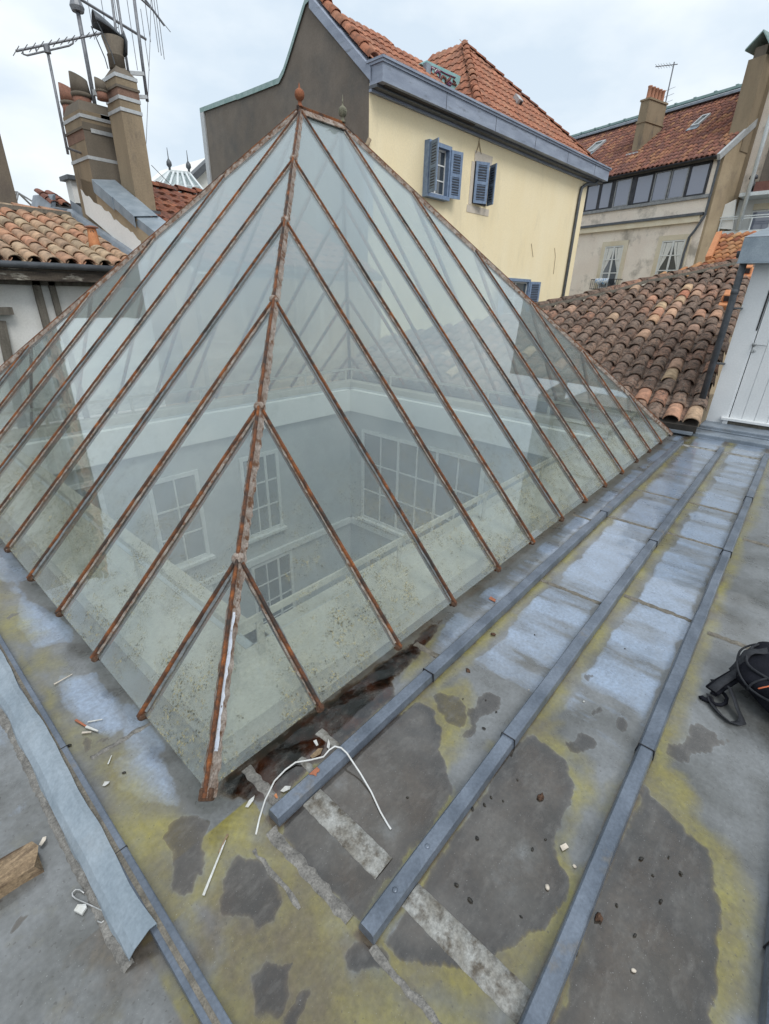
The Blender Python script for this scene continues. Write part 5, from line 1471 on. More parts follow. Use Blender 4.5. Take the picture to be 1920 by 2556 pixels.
# tiled roof
a35 = math.radians(35)
pe = onp(1630, 420, PC + PNn * .3, PNn)
SP = Slope(pe, FP.ax, -PNn * math.cos(a35) + A(0, 0, math.sin(a35)))
polyP = [(-3.75, 0), (2.72, 0), (2.72, 5.75), (-10.5, 5.75), (-10.5, 1.2), (-5.0, .0)]
mb = MB(); mb.prism([SP.P(u, v, -.01) for u, v in polyP], -SP.N * .12); mb.build('roof_deck', M_DECK, ph)
TP = canal(.20, .46, .08, MT_PINK)
tile_field(SP, polyP, .212, .34, [TP], ph, 'canal_tile', 300, seed=12, jit=.012, rot=.03)
channels(SP, [(-3.75, 0), (2.72, 0), (2.72, .4), (-3.75, .4)], .212, .34, MT_PINK, ph, 0)
MB().beam(SP.P(-10.5, 5.85, .05), SP.P(3.6, 5.72, .05), .5, .10).build('ridge_flashing', M_ZINC2, ph)
MB().beam(SP.P(-10.5, 6.05, .20), SP.P(3.6, 5.92, .20), .16, .10).build('copper_ridge', M_COPPER, ph)
for q in np.arange(-9.5, 3.4, .95): MB().beam(SP.P(q, 6.0, .27), SP.P(q + .12, 6.0, .27), .16, .06).build('ridge_clip', M_COPPER, ph)
MB().beam(SP.P(2.84, -.15, -.12), SP.P(2.84, 5.6, -.12), .12, .22, up=SP.N).build('verge_board', M_STEEL, ph)
MB().beam(SP.P(-3.7, -.02, -.03), SP.P(2.7, -.02, -.03), .05, .05, up=SP.N).build('eaves_board', M_NAVY, ph)
# gable side above the ochre wall and far slope
far = SP.P(0, 5.8)
MB().prism([SP.P(-10.5, 5.8), SP.P(3.6, 5.8), SP.P(3.6, 5.8) - PNn * 5 - A(0, 0, 3.4), SP.P(-10.5, 5.8) - PNn * 5 - A(0, 0, 3.4)], (0, 0, -.1)).build('back_slope', M_DECK, ph)
# roof windows
def rooflight(L, label):
    pts = [SP.uv(*p) for p in L]
    us = [p[0] for p in pts]; vs = [p[1] for p in pts]
    u0, u1, v0, v1 = sorted(us)[1], sorted(us)[2], min(vs), max(vs)
    if u1 - u0 < .35: um = (min(us) + max(us)) / 2; u0, u1 = um - .28, um + .28
    t = thing('roof_window', label, 'roof window', SP.P((u0 + u1) / 2, v0), 'roof windows in the brown tiles')
    H = lambda a, b, c, d, e, f_: [SP.P(a, c, e), SP.P(b, c, e), SP.P(b, d, e), SP.P(a, d, e), SP.P(a, c, f_), SP.P(b, c, f_), SP.P(b, d, f_), SP.P(a, d, f_)]
    m = MB(); m.hexa(H(u0, u1, v0, v0 + .09, -.05, .16)).hexa(H(u0, u1, v1 - .09, v1, -.05, .16)).hexa(H(u0, u0 + .07, v0 + .09, v1 - .09, -.05, .16)).hexa(H(u1 - .07, u1, v0 + .09, v1 - .09, -.05, .16))
    m.build('frame', M_STEEL, t)
    MB().hexa(H(u0 + .07, u1 - .07, v0 + .09, v1 - .09, .08, .11)).build('pane', M_WIN_IN, t)
    MB().hexa(H(u0 - .06, u1 + .06, v0 - .25, v0, .085, .10)).build('apron', M_ZINC_PALE, t)
rooflight([(1463, 385), (1475, 366), (1508, 361), (1492, 381)], 'greenish roof window low in the brown tiles near the yellow house')
rooflight([(1728, 320), (1745, 299), (1772, 294), (1755, 316)], 'white framed roof window between the two rendered chimneys')
# chimneys on this roof
def rchim(name, label, ucv, w, dep, zt, mat, bands=()):
    """near face parallel to the facade, left foot at slope coordinate ucv"""
    B = SP.P(*ucv)
    t = thing(name, label, 'chimney', B, 'chimneys on the brown tiled roof')
    P = lambda s, d, z: B + FP.ax * s - PNn * d + A(0, 0, z)
    def bx(mb, s0, s1, d0, d1, z0, z1): mb.hexa([P(s0, d0, z0), P(s1, d0, z0), P(s1, d1, z0), P(s0, d1, z0), P(s0, d0, z1), P(s1, d0, z1), P(s1, d1, z1), P(s0, d1, z1)])
    m = MB(); bx(m, 0, w, 0, dep, -.6, zt); m.build('stack', mat, t)
    for z in bands:
        m = MB(); bx(m, -.04, w + .04, -.04, dep + .04, z, z + .07); m.build('course', M_CHIM, t)
    if bands:
        m = MB(); bx(m, -.10, w + .06, -.22, -.0, -.16, -.02); m.build('lead_apron', M_STEEL, t)
    return t, P, bx
# place by base and top pixels
b0 = SP.uv(1575, 384); topz = onp(1596, 252, SP.P(*b0), PNn)[2] - SP.P(*b0)[2]
w_ = SP.uv(1620, 384)[0] - b0[0]
t, P, bx = rchim('pot_chimney', 'rendered chimney with a row of orange pots on the brown tiled roof', b0, .44, 1.35, topz, M_CHIM, (topz - .9, topz - .06))
for i in range(5):
    c = P(.22, .15 + i * .26, topz)
    pt = MB().lathe(c, [(.10, 0), (.105, .05), (.09, .10), (.085, .44), (.10, .46), (.10, .50)], 12).build('chimney_pot', M_POT2, None, smooth=True)
    tag(pt, ('front orange chimney pot, at the street end of the row on the pot chimney', 'second orange chimney pot behind the front one of the row', 'middle orange chimney pot of the row of five', 'fourth orange chimney pot, next to the last of the row', 'last orange chimney pot of the row, farthest from the eaves')[i], 'chimney pot', 'row of five orange pots')
b1 = SP.uv(1818, 340); tz = onp(1868, 150, SP.P(*b1), PNn)[2] - SP.P(*b1)[2]
cw = min(.8, max(.4, 2.86 - b1[0]))
t, P, bx = rchim('tall_chimney', 'tall plain rendered chimney with a green gabled cap at the verge of the brown roof', b1, cw, 1.5, tz, M_CHIM)
m = MB(); bx(m, .1, cw - .1, .1, 1.4, tz, tz + .35); m.build('vent_box', M_CHIM_D, t)
for sgn in (0, 1):
    a, b = (P(-.18, -.1, tz + .30), P(cw / 2, -.1, tz + .72)) if sgn == 0 else (P(cw + .18, -.1, tz + .05), P(cw / 2, -.1, tz + .72))
    MB().prism([a, b, b + A(0, 0, .06), a + A(0, 0, .06)], -PNn * 1.7).build('cap_plate', M_COPPER, t)
# aerial
bA = SP.P(*SP.uv(1650, 310)); tA = onp(1682, 155, bA, PNn); tA = A(bA[0], bA[1], 0) + A(0, 0, tA[2])
ra = thing('roof_aerial', 'slim television aerial rising behind the pot chimney', 'aerial', bA)
MB().tube([bA, tA], .03, 6).build('mast', M_MAST, ra)
d1 = unit(FP.ax * -.9 + A(0, 0, .18)); p0 = tA - A(0, 0, .1)
MB().tube([p0 + d1 * 1.0, p0 - d1 * .2], .02, 5).build('boom', M_MAST, ra)
for i in range(6): q = p0 + d1 * (.15 + .15 * i); e = (PNn * .18 + A(0, 0, .05)); MB().tube([q - e, q + e], .008, 4).build('element', M_MAST, ra)
pm = bA + (tA - bA) * .45
for dz in (.25, 0, -.25): MB().tube([pm + FP.ax * -.35 + A(0, 0, dz), pm + FP.ax * .35 + A(0, 0, dz + .05)], .008, 4).build('element', M_MAST, ra)
# ================================================================== low canal-tiled roof on the right
P0r = onx(1674, 1045, 7.15)
Vr = unit(ray(2080, 100)); Ur = unit(A(-Vr[1], Vr[0], 0))
SRR = Slope(P0r, -Ur, Vr)          # u runs to the right, towards the shed
lr = thing('old_tiled_outbuilding', 'low outbuilding roofed in old lichen-covered canal tiles with some pale replacements', 'outbuilding', A(10.5, 2.4, -12))
topL = [(1336, 762), (1434, 742), (1520, 722), (1596, 700), (1715, 677), (1815, 655)]
tp = [SRR.uv(p[0], p[1] + 13) for p in topL]
tp = [(-6.2, tp[0][1] - 2.2)] + tp
uR = .34
polyT = [(-6.2, -.1), (uR, -.1), (uR, tp[-1][1] + .35)] + tp[::-1]
mb = MB(); mb.prism([SRR.P(u, v, -.015) for u, v in polyT], -SRR.N * .10); mb.build('roof_deck', M_DECK, lr)
pu, pv_ = .25, .40
T1, T2, T3 = canal(.215, .50, .088, MT_OLD, n=8), canal(.215, .50, .088, MT_PALE, n=8), canal(.215, .50, .088, MT_OLD, n=8)
u0 = .02
# the paler replacement tiles stand where the photograph shows them
PALE = {}
for px, py in ((1607, 832), (1635, 795), (1655, 765), (1690, 712), (1668, 800), (1675, 780), (1690, 765), (1745, 740), (1735, 695), (1715, 735), (1735, 790), (1728, 820), (1673, 1035), (1700, 690), (1610, 985), (1712, 1050), (1625, 805), (1640, 778), (1700, 745), (1720, 720), (1748, 742), (1760, 720), (1745, 792), (1690, 716), (1676, 788)):
    q = SRR.uv(px, py); PALE[(round((q[0] - u0) / pu), math.floor((q[1] + .10) / pv_))] = 1
tile_field(SRR, polyT, pu, pv_, [T1, T2], lr, 'canal_tile', 300, pick=lambda i, j, r: 1 if (i, j) in PALE or r.random() < .05 else 0, u0=u0, v0=-.10, jit=.017, rot=.05, seed=21)
channels(SRR, polyT, pu, pv_, MT_OLD, lr, u0)
hipP = [SRR.P(u, v, .04) for u, v in tp[1:]]
hipP.append(SRR.P(tp[-1][0] + .5, tp[-1][1] + .55, .04))
ridge_tiles(hipP, canal(.26, .46, .09, MT_OLD), lr, 'hip_tile', .34, up=.03, seed=5)
for a, b in zip(hipP[:-1], hipP[1:]): MB().beam(a, b + unit(b - a) * .05, .26, .06, off=.0).build('hip_mortar', M_JOINT, lr)
MB().prism([SRR.P(u, v, -.02) for u, v in tp[1:]] + [SRR.P(tp[-1][0], tp[-1][1]) + A(1.5, 1.5, -1.5), SRR.P(tp[1][0], tp[1][1]) + A(2.5, 1.5, -1.5)], (0, 0, -.08)).build('back_slope', M_DECK, lr)
MB().box(7.35, 10.5, .1, 5.9, -12, .10).build('wall', M_OCHRE, lr)
MB().box(7.02, 7.5, -.16, 6.0, .03, .06).build('eaves_tray', M_ZINC2, lr)
# orange vent tiles near the shed
for k, (px, py, lab) in enumerate(((1815, 760, 'orange hollow vent tile beside the dark downpipe'), (1858, 690, 'orange hollow vent tile under the zinc roof edge of the shed'))):
    q = SRR.uv(px, py); c = SRR.P(q[0], q[1], .05)
    t = thing('vent_tile', lab, 'vent', c, 'orange vent tiles')
    H = lambda a, b, c_, d, e, f_: [c + SRR.U * x + SRR.V * y + SRR.N * z for z in (e, f_) for x, y in ((a, c_), (b, c_), (b, d), (a, d))]
    MB().hexa(H(-.13, .13, -.35, .35, -.06, .05)).build('vent_base', M_TERRA, t, bevel=.01)
    MB().hexa(H(-.10, .10, -.2, .12, .05, .20)).build('vent_hood', M_TERRA, t, bevel=.02)
    MB().hexa(H(-.075, .075, -.205, -.195, .07, .17)).build('vent_mouth', M_SEAM, t)
# ================================================================== white boarded shed with door
XS = 7.78
FS = Face((XS, 0, 0), (-1, 0, 0))                # s grows to the right = -y
sh = thing('white_shed', 'white boarded rooftop shed with a plank door under a zinc roof edge', 'shed', (XS + .9, -1.4, .1))
yl = -onx(1762, 1050, XS)[1]; zb_ = .115
dl = FS.sz(1820, 1044)[0]; dr = dl + .86
ztop = 2.28
MB().fbox(FS, yl, dl - .035, zb_, ztop, -.10, 0).build('board', M_DOORW, sh)
n = 2
MB().fbox(FS, dl - .035, dl - .008, zb_ + .02, ztop, -.10, -.012).build('door_stop', M_DOORW, sh)
MB().fbox(FS, dr + .01, 2.6, zb_, ztop, -.10, 0).build('board', M_DOORW, sh)
MB().fbox(FS, yl - .0, 2.6, zb_, ztop, -1.8, -.12).build('body', M_DOORW, sh)
dw = (dr - dl) / 6
door = MB().fbox(FS, dl, dr, .20, 2.20, -.05, -.020).build('door', M_DOORW, sh)
for i in range(6): MB().fbox(FS, dl + i * dw + .003, dl + (i + 1) * dw - .003, .20, 2.195, -.021, -.008).build('plank', M_DOORW, door)
MB().fbox(FS, dl - .09, dr + .05, .165, .20, -.1, .05).build('door_sill', M_DOORW, sh, bevel=.004)
MB().fbox(FS, dl - .06, dl - .0, .115, .165, -.1, .03).build('door_block', M_DOORW, sh)
MB().fbox(FS, dl + .0, dr, .115, .165, -.1, .0).build('threshold', M_JOINT, sh)
hz = FS.sz(1883, 860, .02)
hd = MB(); hc = FS.P(hz[0], hz[1], -.006)
hd.lathe(hc, [(.026, 0), (.026, .008), (.010, .010), (.010, .05)], 14, FS.n)
hd.tube([hc + FS.n * .045, hc + FS.n * .05 + FS.ax * .03, hc + FS.n * .048 + FS.ax * .11, hc + FS.n * .042 + FS.ax * .13], .009, 8)
hd.build('handle', M_STEEL, door, smooth=True)
kz = FS.sz(1881, 876, .0)
MB().lathe(FS.P(kz[0], kz[1], -.008), [(.026, 0), (.026, .005), (.022, .007)], 14, FS.n).build('escutcheon', M_STEEL, door, smooth=True)
MB().lathe(FS.P(kz[0], kz[1], -.0012), [(.006, 0), (.006, .001)], 8, FS.n).build('keyhole', M_SEAM, door)
# dark gap board seen at the top of the door post
MB().fbox(FS, dl - .030, dl - .012, 1.35, 2.2, -.0115, -.006).build('open_gap', M_SEAM, sh)
# zinc roof edge, gutter, downpipe
pp_ = FS.sz(1750, 1020, .10); pt_ = FS.sz(1834, 715, .10)
sx = (pp_[0] + pt_[0]) / 2
el = FS.sz(1840, 655, .22)[0]; ze = FS.sz(1840, 655, .22)[1]
MB().fbox(FS, el, 2.7, ze, ze + .27, -.3, .22).build('roof_edge', M_ZINC_PALE, sh, bevel=.006)
G = [[FS.P(s, ze + .275, .22), FS.P(s, ze + .31, .0), FS.P(s, ze + .60, -1.9)] for s in (el, 2.7)]
MB().sheet(G).build('zinc_roof_sheet', M_ZINC_PALE, sh, solid=.01)
MB().fbox(FS, el, 2.7, ze - .012, ze + .002, .20, .24).build('drip_edge', M_ZINC_PALE, sh)
G = []
for s in (sx - .09, el + .05):
    G.append([FS.P(s, ze + .13 - .075 * math.sin(math.pi * q / 8), .13 + .075 * math.cos(math.pi * q / 8)) for q in range(9)])
gm = MB(); gm.sheet(G); gm.f.append(tuple(range(8, -1, -1))); gut = gm.build('gutter', M_PIPE_D, sh, smooth=False, solid=.004)
dp = MB(); dp.tube([FS.P(sx, ze + .10, .11), FS.P(sx, ze - .2, .10), FS.P(sx, .32, .10)], .042, 12)
dp.build('downpipe', M_PIPE_D, sh, smooth=True)
MB().tube([FS.P(sx, .33, .10), FS.P(sx, .22, .10), FS.P(sx, .18, .125)], .047, 12).build('pipe_shoe', M_STEEL, sh, smooth=True)
MB().tube([FS.P(sx, ze - .30, .10), FS.P(sx, ze - .36, .10)], .046, 12).build('pipe_collar', M_PIPE_D, sh, smooth=True)
for z in (.9, 1.6): MB().fbox(FS, sx - .02, sx + yl - sx + .02 if yl > sx else sx + .1, z, z + .02, -.02, .10).build('pipe_clip', M_PIPE_D, sh)
# stepped zinc kerb in front
kb = tag(MB().box(7.15, 7.42, -2.6, .10, -.02, .055).build('zinc_kerb', M_ZINC2, None, bevel=.012), kind='structure')
MB().box(7.42, 7.80, -2.6, -.17, -.02, .115).build('kerb_step', M_ZINC2, kb, bevel=.01)
MB().box(7.40, 7.46, -2.6, .10, .055, .075).build('kerb_fold', M_ZINC2, kb, bevel=.006)
# ================================================================== houses beyond the shed
ob = thing('orange_roofed_house', 'low house with a bright orange canal-tiled roof below a white balcony', 'house', A(18, 1.0, -12))
SO = Slope(onp(1800, 660, CP + ray(1800, 640) * 14, unit(A(-.9, .15, .45))), FP.ax, unit(-PNn * math.cos(.42) + A(0, 0, math.sin(.42))))
po = [SO.uv(*p) for p in ((1765, 655), (1935, 650), (1935, 575), (1795, 590))]
po = [(min(po[0][0], po[3][0]), -1.0), (po[1][0] + 1, -1.0), (po[2][0] + 1, po[3][1]), (po[3][0], po[3][1]), (po[0][0], po[0][1])]
mb = MB(); mb.prism([SO.P(u, v, -.01) for u, v in po], -SO.N * .1); mb.build('roof_deck', M_DECK, ob)
tile_field(SO, po, .22, .34, [canal(.20, .44, .08, MT_ORANGE)], ob, 'canal_tile', 200, seed=31, jit=.008)
bw = SO.P(*SO.uv(1765, 655)) - SO.N * .1
MB().prism([bw, SO.P(po[2][0], -1), A(*SO.P(po[2][0], -1)[:2], -12), A(*bw[:2], -12)], -PNn * 2.5).build('wall', M_OCHRE, ob)
v0 = SO.P(*SO.uv(1770, 640))
MB().beam(SO.P(*SO.uv(1768, 655), .06), SO.P(*SO.uv(1795, 592), .06), .16, .12, up=SO.N).build('verge_tile_row', M_TERRA, ob)
# tall rendered house at the very right
D2 = 19.5
PB = CP + ray(1850, 500) * D2
FB = Face(PB, unit(PNn + A(0, -.25, 0)))
tb = thing('balcony_house', 'rendered house with a white balcony, blue-curtained window and brown awning beside the shed', 'house', A(PB[0], PB[1], -12))
L0 = FB.sz(1815, 500)[0]; z_aw = FB.sz(1880, 485)[1]; z_bal = FB.sz(1860, 575)[1]
MB().fbox(FB, L0 + .15, 6, z_aw + .05, 12.5, -5, -.6).build('upper_wall', M_PINK, tb)
MB().fbox(FB, L0 + .0, 6, -12, z_aw, -5, -1.0).build('lower_wall', M_WHITE, tb)
MB().fbox(FB, FB.sz(1905, 400)[0], 6, z_aw + .05, 12.5, -.62, -.35).build('grey_bay', M_GABLE, tb)
MB().fbox(FB, FB.sz(1850, 480)[0], 6, z_aw - .05, z_aw + .08, -1.0, .1).build('awning_gutter', M_PIPE_W, tb)
MB().fbox(FB, FB.sz(1883, 470)[0], 6, z_aw + .08, z_aw + .42, -.9, .05).build('awning', M_BROWN, tb)
MB().fbox(FB, L0, 6, z_bal - .15, z_bal, -1.0, .12).build('balcony_slab', M_PIPE_W, tb)
for zz_ in (z_bal + .42, z_bal + .50): MB().fbox(FB, L0 - .05, 6, zz_, zz_ + .035, .06, .10).build('balcony_rail', M_PIPE_W, tb)
for s in np.arange(L0, 5, 1.1): MB().fbox(FB, s, s + .04, z_bal, z_bal + .42, .06, .10).build('rail_post', M_PIPE_W, tb)
wl_ = FB.sz(1873, 560, -1.0)[0]
wf_ = MB().fbox(FB, wl_ - .08, 4, z_bal, z_aw - .45, -1.0, -.97).build('window', M_WFRAME, tb)
for i in range(3): MB().fbox(FB, wl_ + i * .75, wl_ + i * .75 + .66, z_bal + .05, z_aw - .52, -.97, -.96).build('pane', M_WIN_BLUE, wf_)
MB().fbox(FB, wl_ - .05, 4, z_aw - .44, z_aw - .22, -1.0, -.9).build('valance', M_PINKTRIM, tb)
# white screen wall and trellis
sw = [FB.P(*FB.sz(*p, .0), .0) for p in ((1790, 570), (1800, 515), (1838, 497), (1828, 572))]
MB().prism(sw, FB.n * -.12).build('screen_wall', M_WHITE, tb)
tr = MB(); a, b, c, d = [FB.P(*FB.sz(*p, .05), .05) for p in ((1768, 570), (1792, 508), (1806, 512), (1790, 572))]
for i in range(9):
    t = i / 8; tr.beam(a + (b - a) * t, d + (c - d) * t, .02, .015, up=FB.n)
for i in range(5):
    t = i / 4; tr.beam(a + (d - a) * t, b + (c - b) * t, .02, .015, up=FB.n)
tr.build('trellis', M_PIPE_W, tb)
# white pipe and the roof strip at the frame edge
pq = [FB.P(*FB.sz(*p, .15), .15) for p in ((1836, 575), (1872, 385), (1895, 300), (1918, 215))]
mid = (FB.sz(1836, 575, .15)[0] + FB.sz(1905, 260, .15)[0]) / 2
MB().tube([FB.P(FB.sz(1842, 570, .15)[0], z_bal, .15), FB.P(FB.sz(1842, 570, .15)[0], 12.5, .15)], .075, 10).build('downpipe', M_PIPE_W, tb, smooth=True)
MB().fbox(FB, L0 + .1, L0 + .24, z_bal, 12.5, -.9, -.5).build('corner_strip', M_CHIM, tb)
fl = FB.sz(1872, 465, .0)
fu = thing('metal_flue', 'short grey metal flue with a bright cap on the balcony house awning', 'flue', FB.P(fl[0], z_aw + .08, -.3))
c = FB.P(fl[0], z_aw + .06, -.2)
MB().lathe(c, [(.12, 0), (.11, .4), (.08, .42), (.08, .5), (.16, .52), (.14, .62), (.04, .68)], 12).build('flue_pipe', M_PIPE_D, fu, smooth=True)
# ================================================================== small things lying on the zinc
def blob(c, rx, ry, rz, mat, seed, name, yaw=0.0, n=7, m=5, rough=.25):
    r = random.Random(seed); v = []; f = []
    for i in range(m + 1):
        a = -math.pi / 2 + math.pi * i / m
        for k in range(n):
            b = 2 * math.pi * k / n; q = 1 + r.uniform(-rough, rough)
            x, y, z = math.cos(a) * math.cos(b) * rx * q, math.cos(a) * math.sin(b) * ry * q, math.sin(a) * rz
            v.append((c[0] + x * math.cos(yaw) - y * math.sin(yaw), c[1] + x * math.sin(yaw) + y * math.cos(yaw), c[2] + rz * .8 + z))
    for i in range(m):
        for k in range(n): f.append((i * n + k, i * n + (k + 1) % n, (i + 1) * n + (k + 1) % n, (i + 1) * n + k))
    b = MB(); b.add(v, f)
    return b.build(name, mat, None, smooth=True)
# black droppings and seeds
GR = [(1335, 1585), (1156, 1745), (1213, 1748), (1239, 1778), (1208, 1819), (1256, 2000), (1226, 1991), (1362, 2096), (1191, 2093), (1329, 2121), (1292, 1947), (1017, 1991), (1084, 1640), (1174, 2248), (1301, 2289), (1630, 2185), (1601, 2144), (1439, 2378), (1252, 2444), (1140, 2210), (1210, 2010), (1560, 1620), (173, 1862), (310, 1930), (1180, 2020), (1700, 2180), (1670, 2140), (1540, 2260), (1650, 2250), (1585, 2335)]
for i, (u, v) in enumerate(GR):
    p = onz(u, v, 0); s = random.uniform(.0028, .0055)
    tag(blob(p, s * 1.6, s, s * .7, M_GRIT, i, 'seed_grain', random.uniform(0, 3)), 'tiny black dropping or seed ' + ('on the strip left of the glass pyramid' if p[0] < .1 else 'on the zinc between the first and second battens' if p[1] > -.63 else 'on the zinc between the second and third battens' if p[1] > -1.07 else 'on the zinc right of the third batten'), 'grain', 'black specks strewn over the zinc')
for i, (u, v) in enumerate(((1494, 2291), (1168, 1675), (1231, 1585), (1350, 1990))):
    p = onz(u, v, 0)
    tag(blob(p, .014, .010, .006, M_RUST_D, 60 + i, 'moss_clump', i * 1.0, 9, 5, .45), ('dark moss clump against the third batten', 'brown crumbled clump beside the two joined wet blots', 'brown crumbled clump beside the first batten', 'dark moss crumb in the big damp patch')[i], 'moss')
# pale stones
for i, (u, v, s, lab) in enumerate(((1457, 1752, .007, 'round white pebble on the washed zinc between second and third battens'), (1366, 2216, .011, 'cream coloured stone chip in the damp patch by the third batten'), (1434, 2164, .009, 'small pale stone chip close under the third batten'), (1581, 2424, .009, 'pale sliver of stone right of the third batten'), (1320, 1723, .005, 'tiny white pebble against the second batten'))):
    tag(blob(onz(u, v, 0), s * .8, s * .6, s * .45, M_PLASTERCHIP if i else M_FLAKE, 80 + i, 'pebble', i * .7, 8, 5, .15), lab, 'pebble')
def flake(L, mat, name, label, cat, th=.0016, z=.0035, lift=.004):
    P = [onz(u, v, z) for u, v in L]
    mb = MB(); mb.prism([p + A(0, 0, lift * math.sin(i * 1.7) ** 2) for i, p in enumerate(P)], (0, 0, th))
    return tag(mb.build(name, mat), label, cat)
def sliver(a, b, w, mat, name, label, cat, z=.0035):
    pa, pb = onz(*a, z), onz(*b, z)
    return tag(MB().beam(pa, pb, w, w * .5, w2=w * .55, h2=w * .4).build(name, mat), label, cat)
flake([(782, 1850), (790, 1848), (795, 1860), (790, 1864)], M_FLAKE, 'paint_flake', 'small white paint flake in the rusty pool under the glass eave', 'flake')
flake([(816, 1866), (820, 1846), (824, 1858), (822, 1872)], M_FLAKE, 'paint_flake', 'narrow white paint flake beside the white cable loop', 'flake')
flake([(774, 1888), (795, 1870), (806, 1868), (800, 1884), (780, 1894)], M_WOOD, 'bark_scrap', 'brownish peeled scrap by the cable under the eave', 'scrap')
flake([(700, 1975), (712, 1964), (726, 1963), (724, 1972), (708, 1978)], M_FLAKE, 'paint_flake', 'white paint flake leaning at the near end of the first batten', 'flake')
flake([(612, 2015), (622, 2000), (636, 1986), (634, 1998), (620, 2016)], M_FLAKE, 'paint_flake', 'elongated white paint flake in front of the pyramid corner', 'flake')
flake([(684, 1986), (690, 1982), (694, 1992), (690, 1995)], M_TERRA, 'wood_crumb', 'tiny tan wood crumb by the near end of the first batten', 'crumb')
flake([(256, 1962), (262, 1953), (274, 1951), (272, 1957), (262, 1963)], M_FLAKE, 'paint_flake', 'white flake on the yellowed strip between rail and pyramid', 'flake')
flake([(1220, 1495), (1225, 1490), (1238, 1497), (1236, 1504)], M_CHIPRUST, 'rust_flake', 'bright rust-red flake on the zinc beside the first batten', 'flake')
flake([(1398, 2112), (1412, 2106), (1420, 2116), (1404, 2126)], M_PLASTERCHIP, 'dry_leaf', 'crumpled pale dry leaf on the yellow margin of the damp patch', 'leaf', lift=.003)
flake([(97, 2110), (108, 2092), (116, 2088), (115, 2098), (104, 2112)], M_PLASTERCHIP, 'seed_pod', 'pale dried seed pod beside the weathered wood block', 'seed pod', lift=.003)
sliver((569, 2083), (546, 2130), .007, M_WOOD, 'wood_splinter', 'brown wood splinter at the head of the long white one', 'splinter')
sliver((508, 2236), (563, 2098), .0075, M_FLAKE, 'paint_sliver', 'long straight white paint sliver in front of the pyramid', 'splinter')
sliver((189, 1798), (222, 1818), .009, M_CHIPRUST, 'paint_sliver', 'rust-backed paint sliver on the strip by the left eave', 'splinter')
sliver((215, 1815), (245, 1826), .010, M_FLAKE, 'paint_sliver', 'white paint sliver crossing a rust-backed one by the left eave', 'splinter')
sliver((219, 1803), (256, 1796), .006, M_FLAKE, 'paint_sliver', 'thin white sliver just above the rust-backed one', 'splinter')
sliver((135, 1709), (181, 1683), .006, M_PLASTERCHIP, 'paint_sliver', 'thin grey sliver on the chalky patch by the left eave', 'splinter')
sliver((270, 1908), (279, 1886), .005, M_FLAKE, 'paint_sliver', 'short upright white sliver beside the sealed joint', 'splinter')
sliver((205, 1830), (228, 1828), .008, M_PLASTERCHIP, 'paint_sliver', 'small buff sliver under the crossed slivers', 'splinter')
# plaster chip and wire hook left of the cover
flake([(186, 2276), (196, 2262), (216, 2260), (218, 2268), (206, 2286)], M_FLAKE, 'plaster_chip', 'white plaster chip touching the bent wire hook', 'chip', th=.008, lift=.002, z=.0)
hk = [(211, 2231), (200, 2223), (190, 2222), (181, 2231), (182, 2238), (190, 2245), (266, 2281), (268, 2288), (262, 2299), (255, 2305), (247, 2303), (243, 2300)]
tag(MB().tube([onz(u, v, 0) + A(0, 0, .004 + (.004 if 5 < i < 8 else 0)) for i, (u, v) in enumerate(hk)], .0022, 6).build('wire_hook', M_WIRE, None, smooth=True), 'bent steel wire hook lying left of the rolled zinc cover', 'hook')
# weathered wood block
za = .045
e0, e1 = onz(69, 2107, za), onz(106, 2148, za); wv = e1 - e0; mid = (e0 + e1) / 2
dirv = unit(onz(0, 2146, za) - e0); dirv = unit(A(dirv[0], dirv[1], 0)); n_ = 6; m = MB(); rows = []
r = random.Random(3)
sv = unit(A(-dirv[1], dirv[0], 0)); sv = sv if sv @ wv > 0 else -sv; hw = np.linalg.norm(wv) * .5
for i in range(9):
    p = mid + dirv * (.42 * i / 8); q = []
    for x, z in ((-1, -.01), (-1, za), (-.3, za + .002), (.3, za + .003), (1, za - .002), (1, -.01)):
        q.append(A(*(p + sv * hw * x * (1 + r.uniform(-.05, .05)) + dirv * (r.uniform(-.012, .012) if i == 0 else 0))[:2], max(z, -.006) + (r.uniform(-.002, .002) if z > 0 else 0)))
    rows.append(q + [q[0]])
m.sheet(rows); m.f.append((5, 4, 3, 2, 1, 0))
tag(m.build('wood_block', M_WOOD), 'broken end of a weathered wooden batten lying on the grey zinc', 'wood')
# white cable looped over the first batten
cp_ = [(639, 2083, .003), (648, 2042, .003), (662, 1997, .004), (685, 1950, .005), (712, 1922, .006), (738, 1903, .010), (775, 1897, .020), (808, 1889, .034), (822, 1872, .050), (836, 1863, .0525), (852, 1867, .0525), (866, 1880, .051), (878, 1898, .040), (900, 1931, .020), (927, 1977, .006), (950, 2027, .003), (968, 2058, .003), (976, 2070, .003)]
tag(MB().tube([onz(u, v, z) for u, v, z in cp_], .0033, 8).build('white_cable', M_WHITE_CABLE, None, smooth=True), 'cut piece of white cable looped over the near end of the first batten', 'cable')
